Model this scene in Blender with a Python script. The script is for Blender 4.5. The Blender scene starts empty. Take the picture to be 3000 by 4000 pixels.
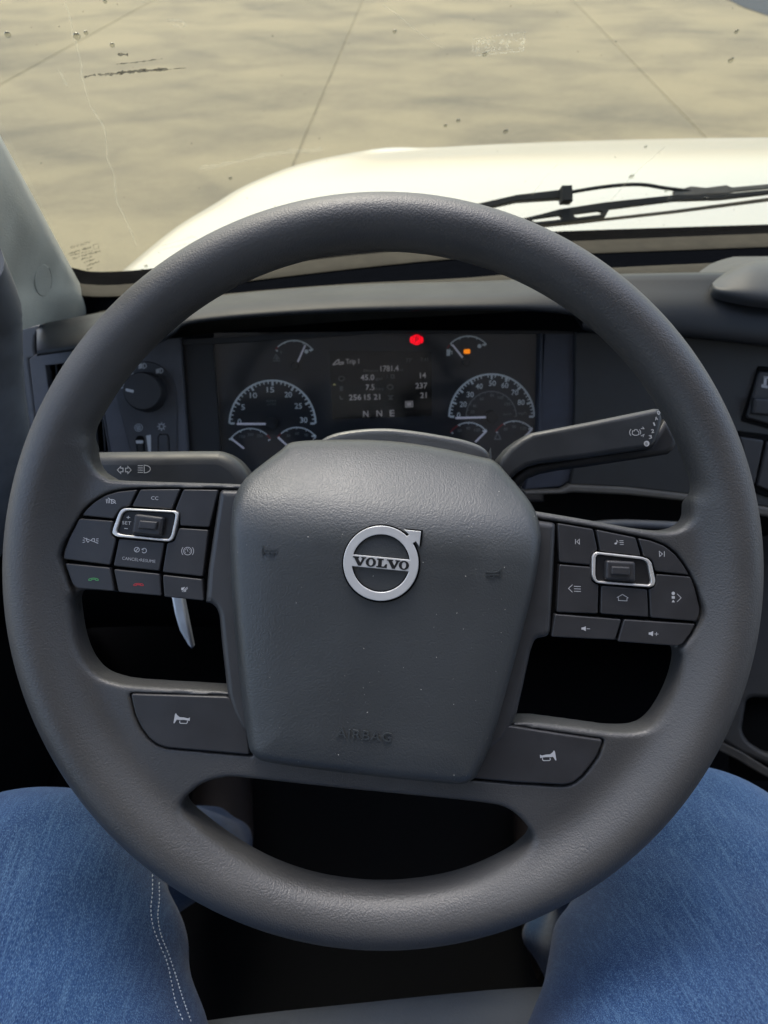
import bpy, math, random
import numpy as np
from mathutils import Matrix, Vector
from mathutils.bvhtree import BVHTree
R_ = math.radians
random.seed(7); RNG = np.random.default_rng(7)
scene = bpy.context.scene
COL = scene.collection

# ------------------------------------------------------------------ camera
CAM_P = Vector((0.0, 0.0, 2.45))          # eye height above the yard
PITCH, YAW, FPX = R_(43.0), R_(5.0), 2774.0
cd = bpy.data.cameras.new("camera"); cam = bpy.data.objects.new("camera", cd); COL.objects.link(cam)
cam.location = CAM_P
cam.rotation_euler = (math.pi/2 - PITCH, 0, -YAW)
cd.sensor_fit = 'HORIZONTAL'; cd.sensor_width = 36.0; cd.lens = FPX/3000*36
cd.clip_start = 0.02; cd.clip_end = 2000
cd.dof.use_dof = True; cd.dof.focus_distance = 0.45; cd.dof.aperture_fstop = cd.lens/2.3
scene.camera = cam

# ------------------------------------------------------------------ sky, sun, exposure
SUN_EL, SUN_AZ = R_(58), R_(-8)            # azimuth from +Y, clockwise: high ahead, behind thin cloud
w = bpy.data.worlds.new("World"); scene.world = w; w.use_nodes = True
nt = w.node_tree; nt.nodes.clear()
sky = nt.nodes.new("ShaderNodeTexSky"); sky.sky_type = 'NISHITA'; sky.sun_disc = False
sky.sun_elevation = SUN_EL; sky.sun_rotation = SUN_AZ; sky.air_density = 1.0; sky.dust_density = 3.0; sky.ozone_density = 1.0
bg = nt.nodes.new("ShaderNodeBackground"); bg.inputs[1].default_value = 0.15
wo = nt.nodes.new("ShaderNodeOutputWorld")
nt.links.new(sky.outputs[0], bg.inputs[0]); nt.links.new(bg.outputs[0], wo.inputs[0])
sd = bpy.data.lights.new("sun", 'SUN'); sun = bpy.data.objects.new("sun", sd); COL.objects.link(sun)
sd.energy = 0.8; sd.angle = R_(24); sd.color = (0.94, 0.975, 1.0)
sdir = Vector((math.sin(SUN_AZ)*math.cos(SUN_EL), math.cos(SUN_AZ)*math.cos(SUN_EL), math.sin(SUN_EL)))
sun.rotation_euler = sdir.to_track_quat('Z', 'Y').to_euler(); sun.location = (0, 0, 12)
vs = scene.view_settings
vs.view_transform = 'Standard'; vs.look = 'None'; vs.gamma = 1; vs.use_curve_mapping = False; vs.exposure = 1.5
cy = scene.cycles
cy.use_denoising = True; cy.max_bounces = 10; cy.diffuse_bounces = 5; cy.glossy_bounces = 5; cy.transparent_max_bounces = 16
cy.caustics_reflective = False; cy.caustics_refractive = False; cy.sample_clamp_indirect = 6

# ------------------------------------------------------------------ helpers
_f = Vector((math.cos(PITCH)*math.sin(YAW), math.cos(PITCH)*math.cos(YAW), -math.sin(PITCH)))
_r = Vector((math.cos(YAW), -math.sin(YAW), 0))
_u = Vector((math.sin(PITCH)*math.sin(YAW), math.sin(PITCH)*math.cos(YAW), math.cos(PITCH)))
def ray(p): return _f + _r*((p[0]-1500)/FPX) - _u*((p[1]-2000)/FPX)
def atY(p, Y): d = ray(p); return CAM_P + d*(Y/d.y)
def atZ(p, Z): d = ray(p); return CAM_P + d*((Z-CAM_P.z)/d.z)
def atX(p, X): d = ray(p); return CAM_P + d*(X/d.x)
def c2w(x, y, z): return CAM_P + _r*x - _u*y + _f*z
def crop(ox, oy, s): return lambda *pts: [(ox+a/s, oy+b/s) for a, b in pts]
K1 = crop(0, 0, 1.106); K2 = crop(1500, 0, 1.106); K3 = crop(0, 900, 1.8433); K5 = crop(1900, 900, 1.508)
KL = crop(0, 1800, 1.659); KR = crop(2000, 1800, 1.659); KA = crop(800, 1650, 1.185); KE = crop(1200, 1950, 2.765)
KBL = crop(0, 2700, 1.659); KBR = crop(2000, 2700, 1.659); KH = crop(600, 2900, .976)
KC1 = crop(850, 1250, 2.37); KC2 = crop(1500, 1250, 2.37); KD = crop(1250, 1350, 3.53); KW = crop(1800, 680, 1.3825)
K0 = crop(0, 1000, 2.4575); K6 = crop(2650, 950, 2.1066)

class Frame:
    def __init__(s, o, x, y, n):
        s.o, s.n = o, n.normalized()
        s.x = (x - s.n*x.dot(s.n)).normalized(); s.y = s.n.cross(s.x)
        s.M = Matrix(((s.x.x, s.y.x, s.n.x, o.x), (s.x.y, s.y.y, s.n.y, o.y), (s.x.z, s.y.z, s.n.z, o.z), (0, 0, 0, 1)))
    def loc(s, p, h=0.0):
        d = ray(p); t = (h - (CAM_P - s.o).dot(s.n))/d.dot(s.n)
        q = CAM_P + d*t - s.o
        return (q.dot(s.x), q.dot(s.y))
    def pts(s, ps, h=0.0): return [s.loc(p, h) for p in ps]
    def scale(s, p, h=0.0):
        a = s.loc(p, h); b = s.loc((p[0]+10, p[1]), h); return math.hypot(b[0]-a[0], b[1]-a[1])/10

def link(name, me, mat=None, parent=None, smooth=35):
    o = bpy.data.objects.new(name, me); COL.objects.link(o)
    if mat is not None:
        me.materials.clear(); me.materials.append(mat)
    if parent is not None: o.parent = parent
    if smooth and len(me.polygons):
        me.shade_smooth()
        if smooth < 180: me.set_sharp_from_angle(angle=R_(smooth))
    return o
def mesh(name, V, F, mat=None, parent=None, smooth=35):
    me = bpy.data.meshes.new(name); me.from_pydata([tuple(v) for v in V], [], F); me.validate(); me.update()
    return link(name, me, mat, parent, smooth)
def tag(o, label=None, cat=None, kind=None, group=None):
    if label: o["label"] = label
    if cat: o["category"] = cat
    if kind: o["kind"] = kind
    if group: o["group"] = group
    return o
def empty(name, M, label, cat, group=None):
    o = bpy.data.objects.new(name, None); COL.objects.link(o); o.empty_display_size = .05
    o.matrix_world = M if isinstance(M, Matrix) else Matrix.Translation(M)
    return tag(o, label, cat, None, group)
def catmull(P, n=6, closed=False):
    P = [Vector(p) for p in P]; m = len(P); out = []
    for i in range(m if closed else m-1):
        if closed: a, b, c, d = P[(i-1) % m], P[i], P[(i+1) % m], P[(i+2) % m]
        else: a, b, c, d = P[max(i-1, 0)], P[i], P[i+1], P[min(i+2, m-1)]
        for k in range(n):
            t = k/n
            out.append(0.5*((2*b)+(c-a)*t+(2*a-5*b+4*c-d)*t*t+(3*b-a-3*c+d)*t*t*t))
    if not closed: out.append(P[-1].copy())
    return out
def curve_to_mesh(cu):
    o = bpy.data.objects.new("tmp", cu); COL.objects.link(o)
    dg = bpy.context.evaluated_depsgraph_get(); dg.update()
    me = bpy.data.meshes.new_from_object(o.evaluated_get(dg))
    bpy.data.objects.remove(o); bpy.data.curves.remove(cu)
    return me
def plate(name, polys, z0, z1, bevel, mat, parent=None, smooth=40, bres=2):
    """extruded flat outlines (later ones are holes) with rounded rims, in the parent's own plane"""
    cu = bpy.data.curves.new(name, 'CURVE'); cu.dimensions = '2D'; cu.fill_mode = 'BOTH'
    for P in polys:
        s = cu.splines.new('POLY'); s.points.add(len(P)-1)
        for q, v in zip(s.points, P): q.co = (v[0], v[1], 0, 1)
        s.use_cyclic_u = True
    cu.extrude = max((z1-z0)/2-bevel, 0); cu.bevel_depth = bevel; cu.bevel_resolution = bres; cu.offset = -bevel
    me = curve_to_mesh(cu); me.transform(Matrix.Translation((0, 0, (z0+z1)/2)))
    return link(name, me, mat, parent, smooth)
def round_poly(P, r, n=4):
    P = [Vector((p[0], p[1])) for p in P]; m = len(P); out = []
    for i in range(m):
        a, b, c = P[i-1], P[i], P[(i+1) % m]
        d1, d2 = (a-b), (c-b); l1, l2 = d1.length, d2.length
        q = min(r, l1*.45, l2*.45); s = b+d1/l1*q; e = b+d2/l2*q
        for k in range(n+1):
            t = k/n; out.append((1-t)**2*s + 2*t*(1-t)*b + t*t*e)
    return out
def text_mesh(body, extrude=0.0):
    cu = bpy.data.curves.new("t", 'FONT'); cu.body = body; cu.size = 1; cu.extrude = extrude; cu.resolution_u = 3
    return curve_to_mesh(cu)
def fit_text(name, body, F, h, p0, p1, hpx, mat, parent, ext=.0002, bold=0.0, mirror=False):
    """text whose baseline runs from pixel p0 to p1 on frame F at height h, letters hpx tall"""
    cu = bpy.data.curves.new("t", 'FONT'); cu.body = body; cu.size = 1; cu.resolution_u = 3; cu.offset = bold
    me = curve_to_mesh(cu)
    co = np.empty(len(me.vertices)*3); me.vertices.foreach_get("co", co); co = co.reshape(-1, 3)
    x0, x1 = co[:, 0].min(), co[:, 0].max(); y0, y1 = 0.0, .70
    A = Vector(F.loc(p0, h)); B = Vector(F.loc(p1, h)); ex = (B-A); L = ex.length; ex.normalize(); ey = Vector((-ex.y, ex.x))
    H = hpx*F.scale(p0, h)
    t = (co[:, 0]-x0)/(x1-x0)
    if mirror: t = 1-t
    X = t*L; Y = (co[:, 1]-y0)/(y1-y0)*H
    out = np.stack([A.x+ex.x*X+ey.x*Y, A.y+ex.y*X+ey.y*Y, np.full(len(X), h+ext)], 1)
    me.vertices.foreach_set("co", out.ravel()); me.update()
    return link(name, me, mat, parent, 0)
def strokes_geo(F, h, lines, wpx, V, Fc):
    for L in lines:
        P = [Vector(F.loc(p, h)) for p in L]; w_ = wpx*F.scale(L[0], h)/2; n = len(P)
        closed = (P[0]-P[-1]).length < 1e-7
        for i in range(n):
            a = P[i-1] if i else (P[-2] if closed else P[0]); b = P[i+1] if i < n-1 else (P[1] if closed else P[-1])
            d1 = (P[i]-a); d2 = (b-P[i])
            if d1.length > 1e-9: d1.normalize()
            if d2.length > 1e-9: d2.normalize()
            t = d1+d2
            if t.length < 1e-6: t = d1 if d1.length > .5 else d2
            t.normalize(); nrm = Vector((-t.y, t.x)); dd = d2 if d2.length > .5 else d1
            k = 1/max(abs(nrm.dot(Vector((-dd.y, dd.x)))), .45)
            V += [(P[i].x+nrm.x*w_*k, P[i].y+nrm.y*w_*k, h), (P[i].x-nrm.x*w_*k, P[i].y-nrm.y*w_*k, h)]
            if i: j = len(V)-4; Fc.append((j, j+1, j+3, j+2))
def icon(name, F, h, mat, parent, lines=(), wpx=3, fills=()):
    V, Fc = [], []
    strokes_geo(F, h, lines, wpx, V, Fc)
    for P in fills:
        k = len(V); V += [(*F.loc(p, h), h) for p in P]; Fc.append(tuple(range(k, k+len(P))))
    return mesh(name, V, Fc, mat, parent, 0)
def arc(c, rx, ry, a0, a1, n=16):
    return [(c[0]+rx*math.cos(R_(a0+(a1-a0)*k/n)), c[1]-ry*math.sin(R_(a0+(a1-a0)*k/n))) for k in range(n+1)]
def loft(name, rows, mat, parent=None, nu=4, nv=4, smooth=60, closed_v=False, cap=False):
    rows = [catmull(r, nu) for r in rows]
    cols = [catmull([r[i] for r in rows], nv, closed_v) for i in range(len(rows[0]))]
    n, m = len(cols), len(cols[0]); V = [v for c in cols for v in c]; Fc = []
    for i in range(n-1):
        for j in range(m if closed_v else m-1):
            k = (j+1) % m; Fc.append((i*m+j, (i+1)*m+j, (i+1)*m+k, i*m+k))
    if cap:
        Fc.append(tuple(range(m))); Fc.append(tuple(reversed(range((n-1)*m, n*m))))
    return mesh(name, V, Fc, mat, parent, smooth)
def tube(name, path, rad, mat, parent=None, seg=14, sub=5, flat=None):
    """round (or flattened: flat=(sx, sz)) bar along a path with capped ends"""
    P = catmull(path, sub) if sub > 1 else [Vector(p) for p in path]
    n = len(P); rr = rad if isinstance(rad, (list, tuple)) else [rad]*len(path)
    rs = [np.interp(i/(n-1)*(len(rr)-1), range(len(rr)), rr) for i in range(n)]
    V, Fc = [], []; up = Vector((0, 0, 1))
    for i in range(n):
        t = (P[min(i+1, n-1)]-P[max(i-1, 0)]).normalized()
        a = t.cross(up)
        if a.length < .05: a = t.cross(Vector((1, 0, 0)))
        a.normalize(); b = a.cross(t)
        sx, sz = flat or (1, 1)
        for k in range(seg):
            an = 2*math.pi*k/seg; V.append(P[i]+a*(math.cos(an)*rs[i]*sx)+b*(math.sin(an)*rs[i]*sz))
    for i in range(n-1):
        for k in range(seg):
            l = (k+1) % seg; Fc.append((i*seg+k, i*seg+l, (i+1)*seg+l, (i+1)*seg+k))
    Fc.append(tuple(reversed(range(seg)))); Fc.append(tuple(range((n-1)*seg, n*seg)))
    return mesh(name, V, Fc, mat, parent, 60)
def box(name, c, s, mat, parent=None, bevel=0.0, rot=None):
    import bmesh
    bm = bmesh.new(); bmesh.ops.create_cube(bm, size=1)
    for v in bm.verts: v.co = Vector((v.co.x*s[0], v.co.y*s[1], v.co.z*s[2]))
    if bevel: bmesh.ops.bevel(bm, geom=bm.edges[:], offset=bevel, segments=3, affect='EDGES', profile=.5)
    M = Matrix.Translation(c)
    if rot is not None: M = M @ rot
    bm.transform(M); me = bpy.data.meshes.new(name); bm.to_mesh(me); bm.free()
    return link(name, me, mat, parent, 40)
# ---- signed-distance solids -> one continuous skin
def sd_poly(P, X, Y):
    P = np.array([(p[0], p[1]) for p in P]); d = np.full(X.shape, 1e9); s = np.ones(X.shape)
    n = len(P)
    for i in range(n):
        ax, ay = P[i]; bx, by = P[i-1]
        ex, ey = bx-ax, by-ay; wx, wy = X-ax, Y-ay
        t = np.clip((wx*ex+wy*ey)/(ex*ex+ey*ey+1e-18), 0, 1)
        d = np.minimum(d, (wx-ex*t)**2+(wy-ey*t)**2)
        c1, c2, c3 = Y >= ay, Y < by, ex*wy > ey*wx
        s = np.where((c1 & c2 & c3) | (~c1 & ~c2 & ~c3), -s, s)
    return s*np.sqrt(d)
def smin(a, b, k):
    h = np.clip(.5+.5*(b-a)/k, 0, 1); return b+(a-b)*h-k*h*(1-h)
def smax(a, b, k): return -smin(-a, -b, k)
def extr(sd2, z, zc, hh, r):
    wx, wz = sd2+r, np.abs(z-zc)-hh+r
    return np.minimum(np.maximum(wx, wz), 0)+np.sqrt(np.maximum(wx, 0)**2+np.maximum(wz, 0)**2)-r
def surface_nets(Fv, o, h):
    s = Fv < 0; nx, ny, nz = Fv.shape
    c = np.zeros((nx-1, ny-1, nz-1), np.int8)
    for dx in (0, 1):
        for dy in (0, 1):
            for dz in (0, 1): c += s[dx:nx-1+dx, dy:ny-1+dy, dz:nz-1+dz]
    I = np.argwhere((c > 0) & (c < 8)); idx = np.full(c.shape, -1, np.int64); idx[tuple(I.T)] = np.arange(len(I))
    acc = np.zeros((len(I), 3)); cnt = np.zeros(len(I))
    cor = [(a, b, d) for a in (0, 1) for b in (0, 1) for d in (0, 1)]
    val = {k: Fv[I[:, 0]+k[0], I[:, 1]+k[1], I[:, 2]+k[2]] for k in cor}
    for a in cor:
        for ax in range(3):
            if a[ax]: continue
            b = list(a); b[ax] = 1; b = tuple(b)
            va, vb = val[a], val[b]; m = (va < 0) != (vb < 0)
            t = np.where(m, va/np.where(va-vb == 0, 1, va-vb), 0)
            for j in range(3): acc[:, j] += np.where(m, a[j]+(t if j == ax else 0), 0)
            cnt += m
    V = (I+acc/cnt[:, None])*h+np.array(o)
    Q = []
    for ax in range(3):
        sl0 = [slice(None)]*3; sl1 = [slice(None)]*3; sl0[ax] = slice(0, -1); sl1[ax] = slice(1, None)
        a, b = s[tuple(sl0)], s[tuple(sl1)]
        u, v = (ax+1) % 3, (ax+2) % 3
        for m, flip in ((a & ~b, False), (~a & b, True)):
            E_ = np.argwhere(m); lim = np.array(c.shape)
            ok = (E_[:, u] > 0) & (E_[:, v] > 0) & (E_[:, u] < lim[u]) & (E_[:, v] < lim[v]); E_ = E_[ok]
            def at(du, dv):
                q = E_.copy(); q[:, u] += du; q[:, v] += dv; return idx[tuple(q.T)]
            q = np.stack([at(-1, -1), at(0, -1), at(0, 0), at(-1, 0)], 1)
            Q.append(q[:, ::-1] if flip else q)
    return V, np.concatenate(Q)
def np_mesh(name, V, Q, mat, parent, smooth=180):
    me = bpy.data.meshes.new(name)
    me.vertices.add(len(V)); me.vertices.foreach_set("co", V.astype(np.float32).ravel())
    me.loops.add(Q.size); me.loops.foreach_set("vertex_index", Q.astype(np.int32).ravel())
    me.polygons.add(len(Q)); me.polygons.foreach_set("loop_start", np.arange(0, Q.size, 4, dtype=np.int32))
    me.update(calc_edges=True); me.validate()
    return link(name, me, mat, parent, smooth)
def grid3(x0, x1, y0, y1, z0, z1, h):
    ax = [np.arange(a, b+h, h) for a, b in ((x0, x1), (y0, y1), (z0, z1))]
    return ax[0], ax[1], ax[2]

# ------------------------------------------------------------------ materials
def new_mat(name):
    m = bpy.data.materials.new(name); m.use_nodes = True; n = m.node_tree
    return m, n, n.nodes["Principled BSDF"]
def N(n, t, **k):
    q = n.nodes.new(t)
    for a, b in k.items():
        if a in q.inputs: q.inputs[a].default_value = b
        else: setattr(q, a, b)
    return q
def plain(name, col, rough=.5, metal=0.0, spec=.5, noise=0.12, nscale=60, bump=0.0, bscale=900, emit=None, estr=0):
    """plain coloured material with slight tonal wear and optional fine moulded texture"""
    m, n, b = new_mat(name)
    b.inputs["Roughness"].default_value = rough; b.inputs["Metallic"].default_value = metal
    b.inputs["Specular IOR Level"].default_value = spec
    tc = N(n, "ShaderNodeTexCoord")
    if noise:
        t = N(n, "ShaderNodeTexNoise"); t.inputs["Scale"].default_value = nscale; t.inputs["Detail"].default_value = 4
        n.links.new(tc.outputs["Object"], t.inputs["Vector"])
        mr = N(n, "ShaderNodeMapRange"); mr.inputs[1].default_value = .3; mr.inputs[2].default_value = .7
        mr.inputs[3].default_value = 1-noise; mr.inputs[4].default_value = 1+noise
        n.links.new(t.outputs["Fac"], mr.inputs[0])
        mx = N(n, "ShaderNodeVectorMath", operation='SCALE'); mx.inputs[0].default_value = col[:3]
        n.links.new(mr.outputs[0], mx.inputs["Scale"]); n.links.new(mx.outputs[0], b.inputs["Base Color"])
        m2 = N(n, "ShaderNodeMapRange"); m2.inputs[1].default_value = .3; m2.inputs[2].default_value = .7
        m2.inputs[3].default_value = max(rough-.06, .02); m2.inputs[4].default_value = min(rough+.06, 1)
        n.links.new(t.outputs["Fac"], m2.inputs[0]); n.links.new(m2.outputs[0], b.inputs["Roughness"])
    else: b.inputs["Base Color"].default_value = (*col[:3], 1)
    if bump:
        v = N(n, "ShaderNodeTexNoise"); v.inputs["Scale"].default_value = bscale; v.inputs["Detail"].default_value = 2
        n.links.new(tc.outputs["Object"], v.inputs["Vector"])
        bp = N(n, "ShaderNodeBump"); bp.inputs["Strength"].default_value = bump; bp.inputs["Distance"].default_value = .0006
        n.links.new(v.outputs["Fac"], bp.inputs["Height"]); n.links.new(bp.outputs[0], b.inputs["Normal"])
    if emit: b.inputs["Emission Color"].default_value = (*emit, 1); b.inputs["Emission Strength"].default_value = estr
    return m
def leather(name, col, rough, scale, strength, dist=.0005):
    """moulded grained skin: small round pebbles with creases between them"""
    m, n, b = new_mat(name); tc = N(n, "ShaderNodeTexCoord")
    no = N(n, "ShaderNodeTexNoise"); no.inputs["Scale"].default_value = scale*.5
    n.links.new(tc.outputs["Object"], no.inputs["Vector"])
    ad = N(n, "ShaderNodeMixRGB"); ad.blend_type = 'LINEAR_LIGHT'; ad.inputs[0].default_value = .0012
    n.links.new(tc.outputs["Object"], ad.inputs[1]); n.links.new(no.outputs["Color"], ad.inputs[2])
    v = N(n, "ShaderNodeTexVoronoi"); v.feature = 'SMOOTH_F1'; v.inputs["Scale"].default_value = scale; v.inputs["Smoothness"].default_value = .4
    n.links.new(ad.outputs[0], v.inputs["Vector"])
    inv = N(n, "ShaderNodeMath", operation='SUBTRACT'); inv.inputs[0].default_value = 1; n.links.new(v.outputs["Distance"], inv.inputs[1])
    n2 = N(n, "ShaderNodeTexNoise"); n2.inputs["Scale"].default_value = scale*.12; n2.inputs["Detail"].default_value = 3
    n.links.new(tc.outputs["Object"], n2.inputs["Vector"])
    sm = N(n, "ShaderNodeMath", operation='MULTIPLY_ADD'); n.links.new(n2.outputs["Fac"], sm.inputs[0]); sm.inputs[1].default_value = .18
    n.links.new(inv.outputs[0], sm.inputs[2])
    bp = N(n, "ShaderNodeBump"); bp.inputs["Strength"].default_value = strength; bp.inputs["Distance"].default_value = dist
    n.links.new(sm.outputs[0], bp.inputs["Height"]); n.links.new(bp.outputs[0], b.inputs["Normal"])
    big = N(n, "ShaderNodeTexNoise"); big.inputs["Scale"].default_value = 14; big.inputs["Detail"].default_value = 5
    n.links.new(tc.outputs["Object"], big.inputs["Vector"])
    mr = N(n, "ShaderNodeMapRange"); mr.inputs[1].default_value = .3; mr.inputs[2].default_value = .7; mr.inputs[3].default_value = .86; mr.inputs[4].default_value = 1.14
    n.links.new(big.outputs["Fac"], mr.inputs[0])
    mx = N(n, "ShaderNodeVectorMath", operation='SCALE'); mx.inputs[0].default_value = col; n.links.new(mr.outputs[0], mx.inputs["Scale"])
    n.links.new(mx.outputs[0], b.inputs["Base Color"])
    m2 = N(n, "ShaderNodeMapRange"); m2.inputs[1].default_value = .3; m2.inputs[2].default_value = .7; m2.inputs[3].default_value = rough-.07; m2.inputs[4].default_value = rough+.07
    n.links.new(big.outputs["Fac"], m2.inputs[0]); n.links.new(m2.outputs[0], b.inputs["Roughness"])
    return m
M_rim = leather("grained_rim_skin", (.049, .048, .0465), .50, 860, .36, .0005)
M_pad = leather("grained_airbag_skin", (.040, .044, .045), .44, 860, .30, .0005)
M_dash = leather("dash_skin", (.019, .0205, .023), .46, 1100, .15)
M_pillar = leather("pillar_grey_skin", (.47, .47, .425), .55, 500, .35)
for m_ in (M_rim, M_pad, M_dash): m_.node_tree.nodes["Principled BSDF"].inputs["Specular IOR Level"].default_value = .75
M_dash.node_tree.nodes['Principled BSDF'].inputs['Specular IOR Level'].default_value = .32
M_btn = plain("button_plastic", (.030, .030, .032), .42, bump=.10, bscale=1500)
M_hub = plain("hub_plastic", (.040, .041, .043), .42, bump=.10, bscale=1500)
M_black = plain("black_plastic", (.008, .008, .009), .5)
M_gap = plain("joint_black", (.004, .004, .004), .8, spec=.1)
M_fascia = plain("fascia_plastic", (.028, .028, .027), .55, bump=.15, bscale=1800)
M_panel = plain("switch_panel_plastic", (.075, .075, .085), .5, bump=.12, bscale=1800)
M_panel2 = plain("switch_plate_plastic", (.045, .045, .050), .5, bump=.12, bscale=1800)
M_trim = plain("trim_strip", (.12, .108, .09), .5, bump=.15)
M_stalk = plain("stalk_plastic", (.032, .034, .037), .45, bump=.12, bscale=1800)
M_sil = plain("satin_silver", (.60, .60, .585), .35, metal=.3, noise=.05)
M_edge = plain("bright_silver", (.72, .70, .66), .3, metal=.6, noise=.03)
M_white = plain("white_print", (.50, .50, .50), .5, noise=.05, emit=(1, 1, 1), estr=.0)
M_dim = plain("dim_print", (.30, .31, .32), .5, noise=.05)
M_green = plain("green_print", (.10, .45, .13), .5, noise=.05)
M_red = plain("red_print", (.55, .03, .04), .5, noise=.05)
M_blackprint = plain("black_print", (.006, .006, .006), .5, noise=.05)
M_carpet = plain("footwell_black", (.004, .0043, .005), .9, spec=.1, nscale=200)
M_seat = leather("seat_cover", (.085, .095, .11), .6, 500, .3)
M_rub = plain("black_rubber", (.003, .003, .0035), .95, spec=.05)
M_rear_block = plain("rear_block_grey", (.10, .095, .09), .9)
M_shell = plain("cab_lining", (.62, .61, .58), .8)
def schlick(n, f0):
    """view-angle reflectance that is the same on both sides of a pane"""
    g = N(n, "ShaderNodeNewGeometry"); d = N(n, "ShaderNodeVectorMath", operation='DOT_PRODUCT')
    n.links.new(g.outputs["Normal"], d.inputs[0]); n.links.new(g.outputs["Incoming"], d.inputs[1])
    a = N(n, "ShaderNodeMath", operation='ABSOLUTE'); n.links.new(d.outputs["Value"], a.inputs[0])
    b = N(n, "ShaderNodeMath", operation='SUBTRACT'); b.inputs[0].default_value = 1; n.links.new(a.outputs[0], b.inputs[1])
    p = N(n, "ShaderNodeMath", operation='POWER'); p.inputs[1].default_value = 5; n.links.new(b.outputs[0], p.inputs[0])
    m = N(n, "ShaderNodeMath", operation='MULTIPLY_ADD'); m.inputs[1].default_value = 1-f0; m.inputs[2].default_value = f0; n.links.new(p.outputs[0], m.inputs[0])
    return m.outputs[0]
# ------------------------------------------------------------------ ground
def concrete():
    m, n, b = new_mat("yard_concrete"); b.inputs["Roughness"].default_value = .9; b.inputs["Specular IOR Level"].default_value = .2
    g = N(n, "ShaderNodeNewGeometry")
    mp = N(n, "ShaderNodeMapping"); mp.inputs["Rotation"].default_value = (0, 0, R_(8)); mp.inputs["Scale"].default_value = (.75, 1.0, 1)
    n.links.new(g.outputs["Position"], mp.inputs["Vector"])
    def noise(scale, det, dist, lo, hi, vec=mp):
        t = N(n, "ShaderNodeTexNoise"); t.inputs["Scale"].default_value = scale; t.inputs["Detail"].default_value = det; t.inputs["Distortion"].default_value = dist
        n.links.new(vec.outputs[0], t.inputs["Vector"])
        r = N(n, "ShaderNodeMapRange"); r.interpolation_type = 'SMOOTHSTEP'; r.inputs[1].default_value = lo; r.inputs[2].default_value = hi
        n.links.new(t.outputs["Fac"], r.inputs[0]); return r
    a = noise(.9, 6, .5, .38, .66); c = noise(.28, 3, .3, .40, .68); d = noise(9, 4, 0, .3, .7)
    def mix(c1, c2, fac, k):
        x = N(n, "ShaderNodeMixRGB"); x.blend_type = 'MIX'
        f = N(n, "ShaderNodeMath", operation='MULTIPLY'); f.inputs[1].default_value = k
        n.links.new(fac, f.inputs[0]); n.links.new(f.outputs[0], x.inputs[0])
        if isinstance(c1, tuple): x.inputs[1].default_value = c1
        else: n.links.new(c1, x.inputs[1])
        x.inputs[2].default_value = c2; return x.outputs[0]
    o = mix((.325, .282, .186, 1), (.215, .190, .138, 1), a.outputs[0], .78)
    o = mix(o, (.150, .140, .114, 1), c.outputs[0], .5)
    o = mix(o, (.345, .303, .205, 1), d.outputs[0], .25)
    for cx, cy_, sc, lo, k in ((9, 22, .22, .80, .30), (-14, 30, .17, .82, .26), (3, -9, .20, .84, .24)):      # curved tyre scuffs
        mm = N(n, "ShaderNodeMapping"); mm.inputs["Location"].default_value = (-cx, -cy_, 0); n.links.new(g.outputs["Position"], mm.inputs["Vector"])
        wv = N(n, "ShaderNodeTexWave"); wv.wave_type = 'RINGS'; wv.rings_direction = 'Z'; wv.inputs["Scale"].default_value = sc; wv.inputs["Distortion"].default_value = 1.2; wv.inputs["Detail"].default_value = 3; wv.inputs["Detail Scale"].default_value = .6
        n.links.new(mm.outputs[0], wv.inputs["Vector"])
        wr = N(n, "ShaderNodeMapRange"); wr.inputs[1].default_value = lo; wr.inputs[2].default_value = 1.0; n.links.new(wv.outputs["Fac"], wr.inputs[0])
        ml = N(n, "ShaderNodeMath", operation='MULTIPLY'); n.links.new(wr.outputs[0], ml.inputs[0]); n.links.new(c.outputs[0], ml.inputs[1])
        o = mix(o, (.105, .10, .088, 1), ml.outputs[0], k)
    fn = noise(60, 5, 0, .25, .75); o = mix(o, (.14, .132, .102, 1), fn.outputs[0], .25)
    n.links.new(o, b.inputs["Base Color"]); return m
M_conc = concrete()
M_seal = plain("joint_sealant", (.22, .193, .13), .9, nscale=3, noise=.3)
M_asph = plain("slate_asphalt", (.045, .055, .066), .9, nscale=5, noise=.25)
ground = mesh("ground", [(-400, -400, 0), (400, -400, 0), (400, 600, 0), (-400, 600, 0)], [(0, 1, 2, 3)], M_seal, None, 0)
tag(ground, kind="structure")
th = YAW + math.atan(166/(FPX/math.cos(PITCH)))
dF, dS = Vector((math.sin(th), math.cos(th), 0)), Vector((math.cos(th), -math.sin(th), 0))
s1 = atZ((1184, 560), 0).dot(dS); s2 = atZ((2757, 542), 0).dot(dS)
WID, LEN = s2-s1, 24.0
hw, hl = WID/2-.011, LEN/2-.011
slab_me = None
for i in range(-4, 6):
    for j in range(-1, 4):
        c = dS*(s1+WID*(i+.5)) + dF*(10+LEN*j)
        if slab_me is None:
            o = box("concrete_slab", (0, 0, -.05), (2*hw, 2*hl, .12), M_conc, ground, .012); slab_me = o.data
        else:
            o = bpy.data.objects.new("concrete_slab", slab_me); COL.objects.link(o); o.parent = ground
        o.location = (c.x, c.y, 0.001*((i*7+j*3) % 3)); o.rotation_euler = (0, 0, -th)
A = [atZ(p, 0.0) for p in ((2760, -40), (2838, 0), (2905, 33), (3000, 66), (3150, 105))]
V = [(p.x, p.y, .02) for p in A]; far = [(p.x+dS.x*14, p.y+dS.y*14+8, .02) for p in (A[-1], A[0])]
tag(mesh("asphalt_road", V+far, [tuple(range(len(V)+2))], M_asph, None, 0), kind="structure")

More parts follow.
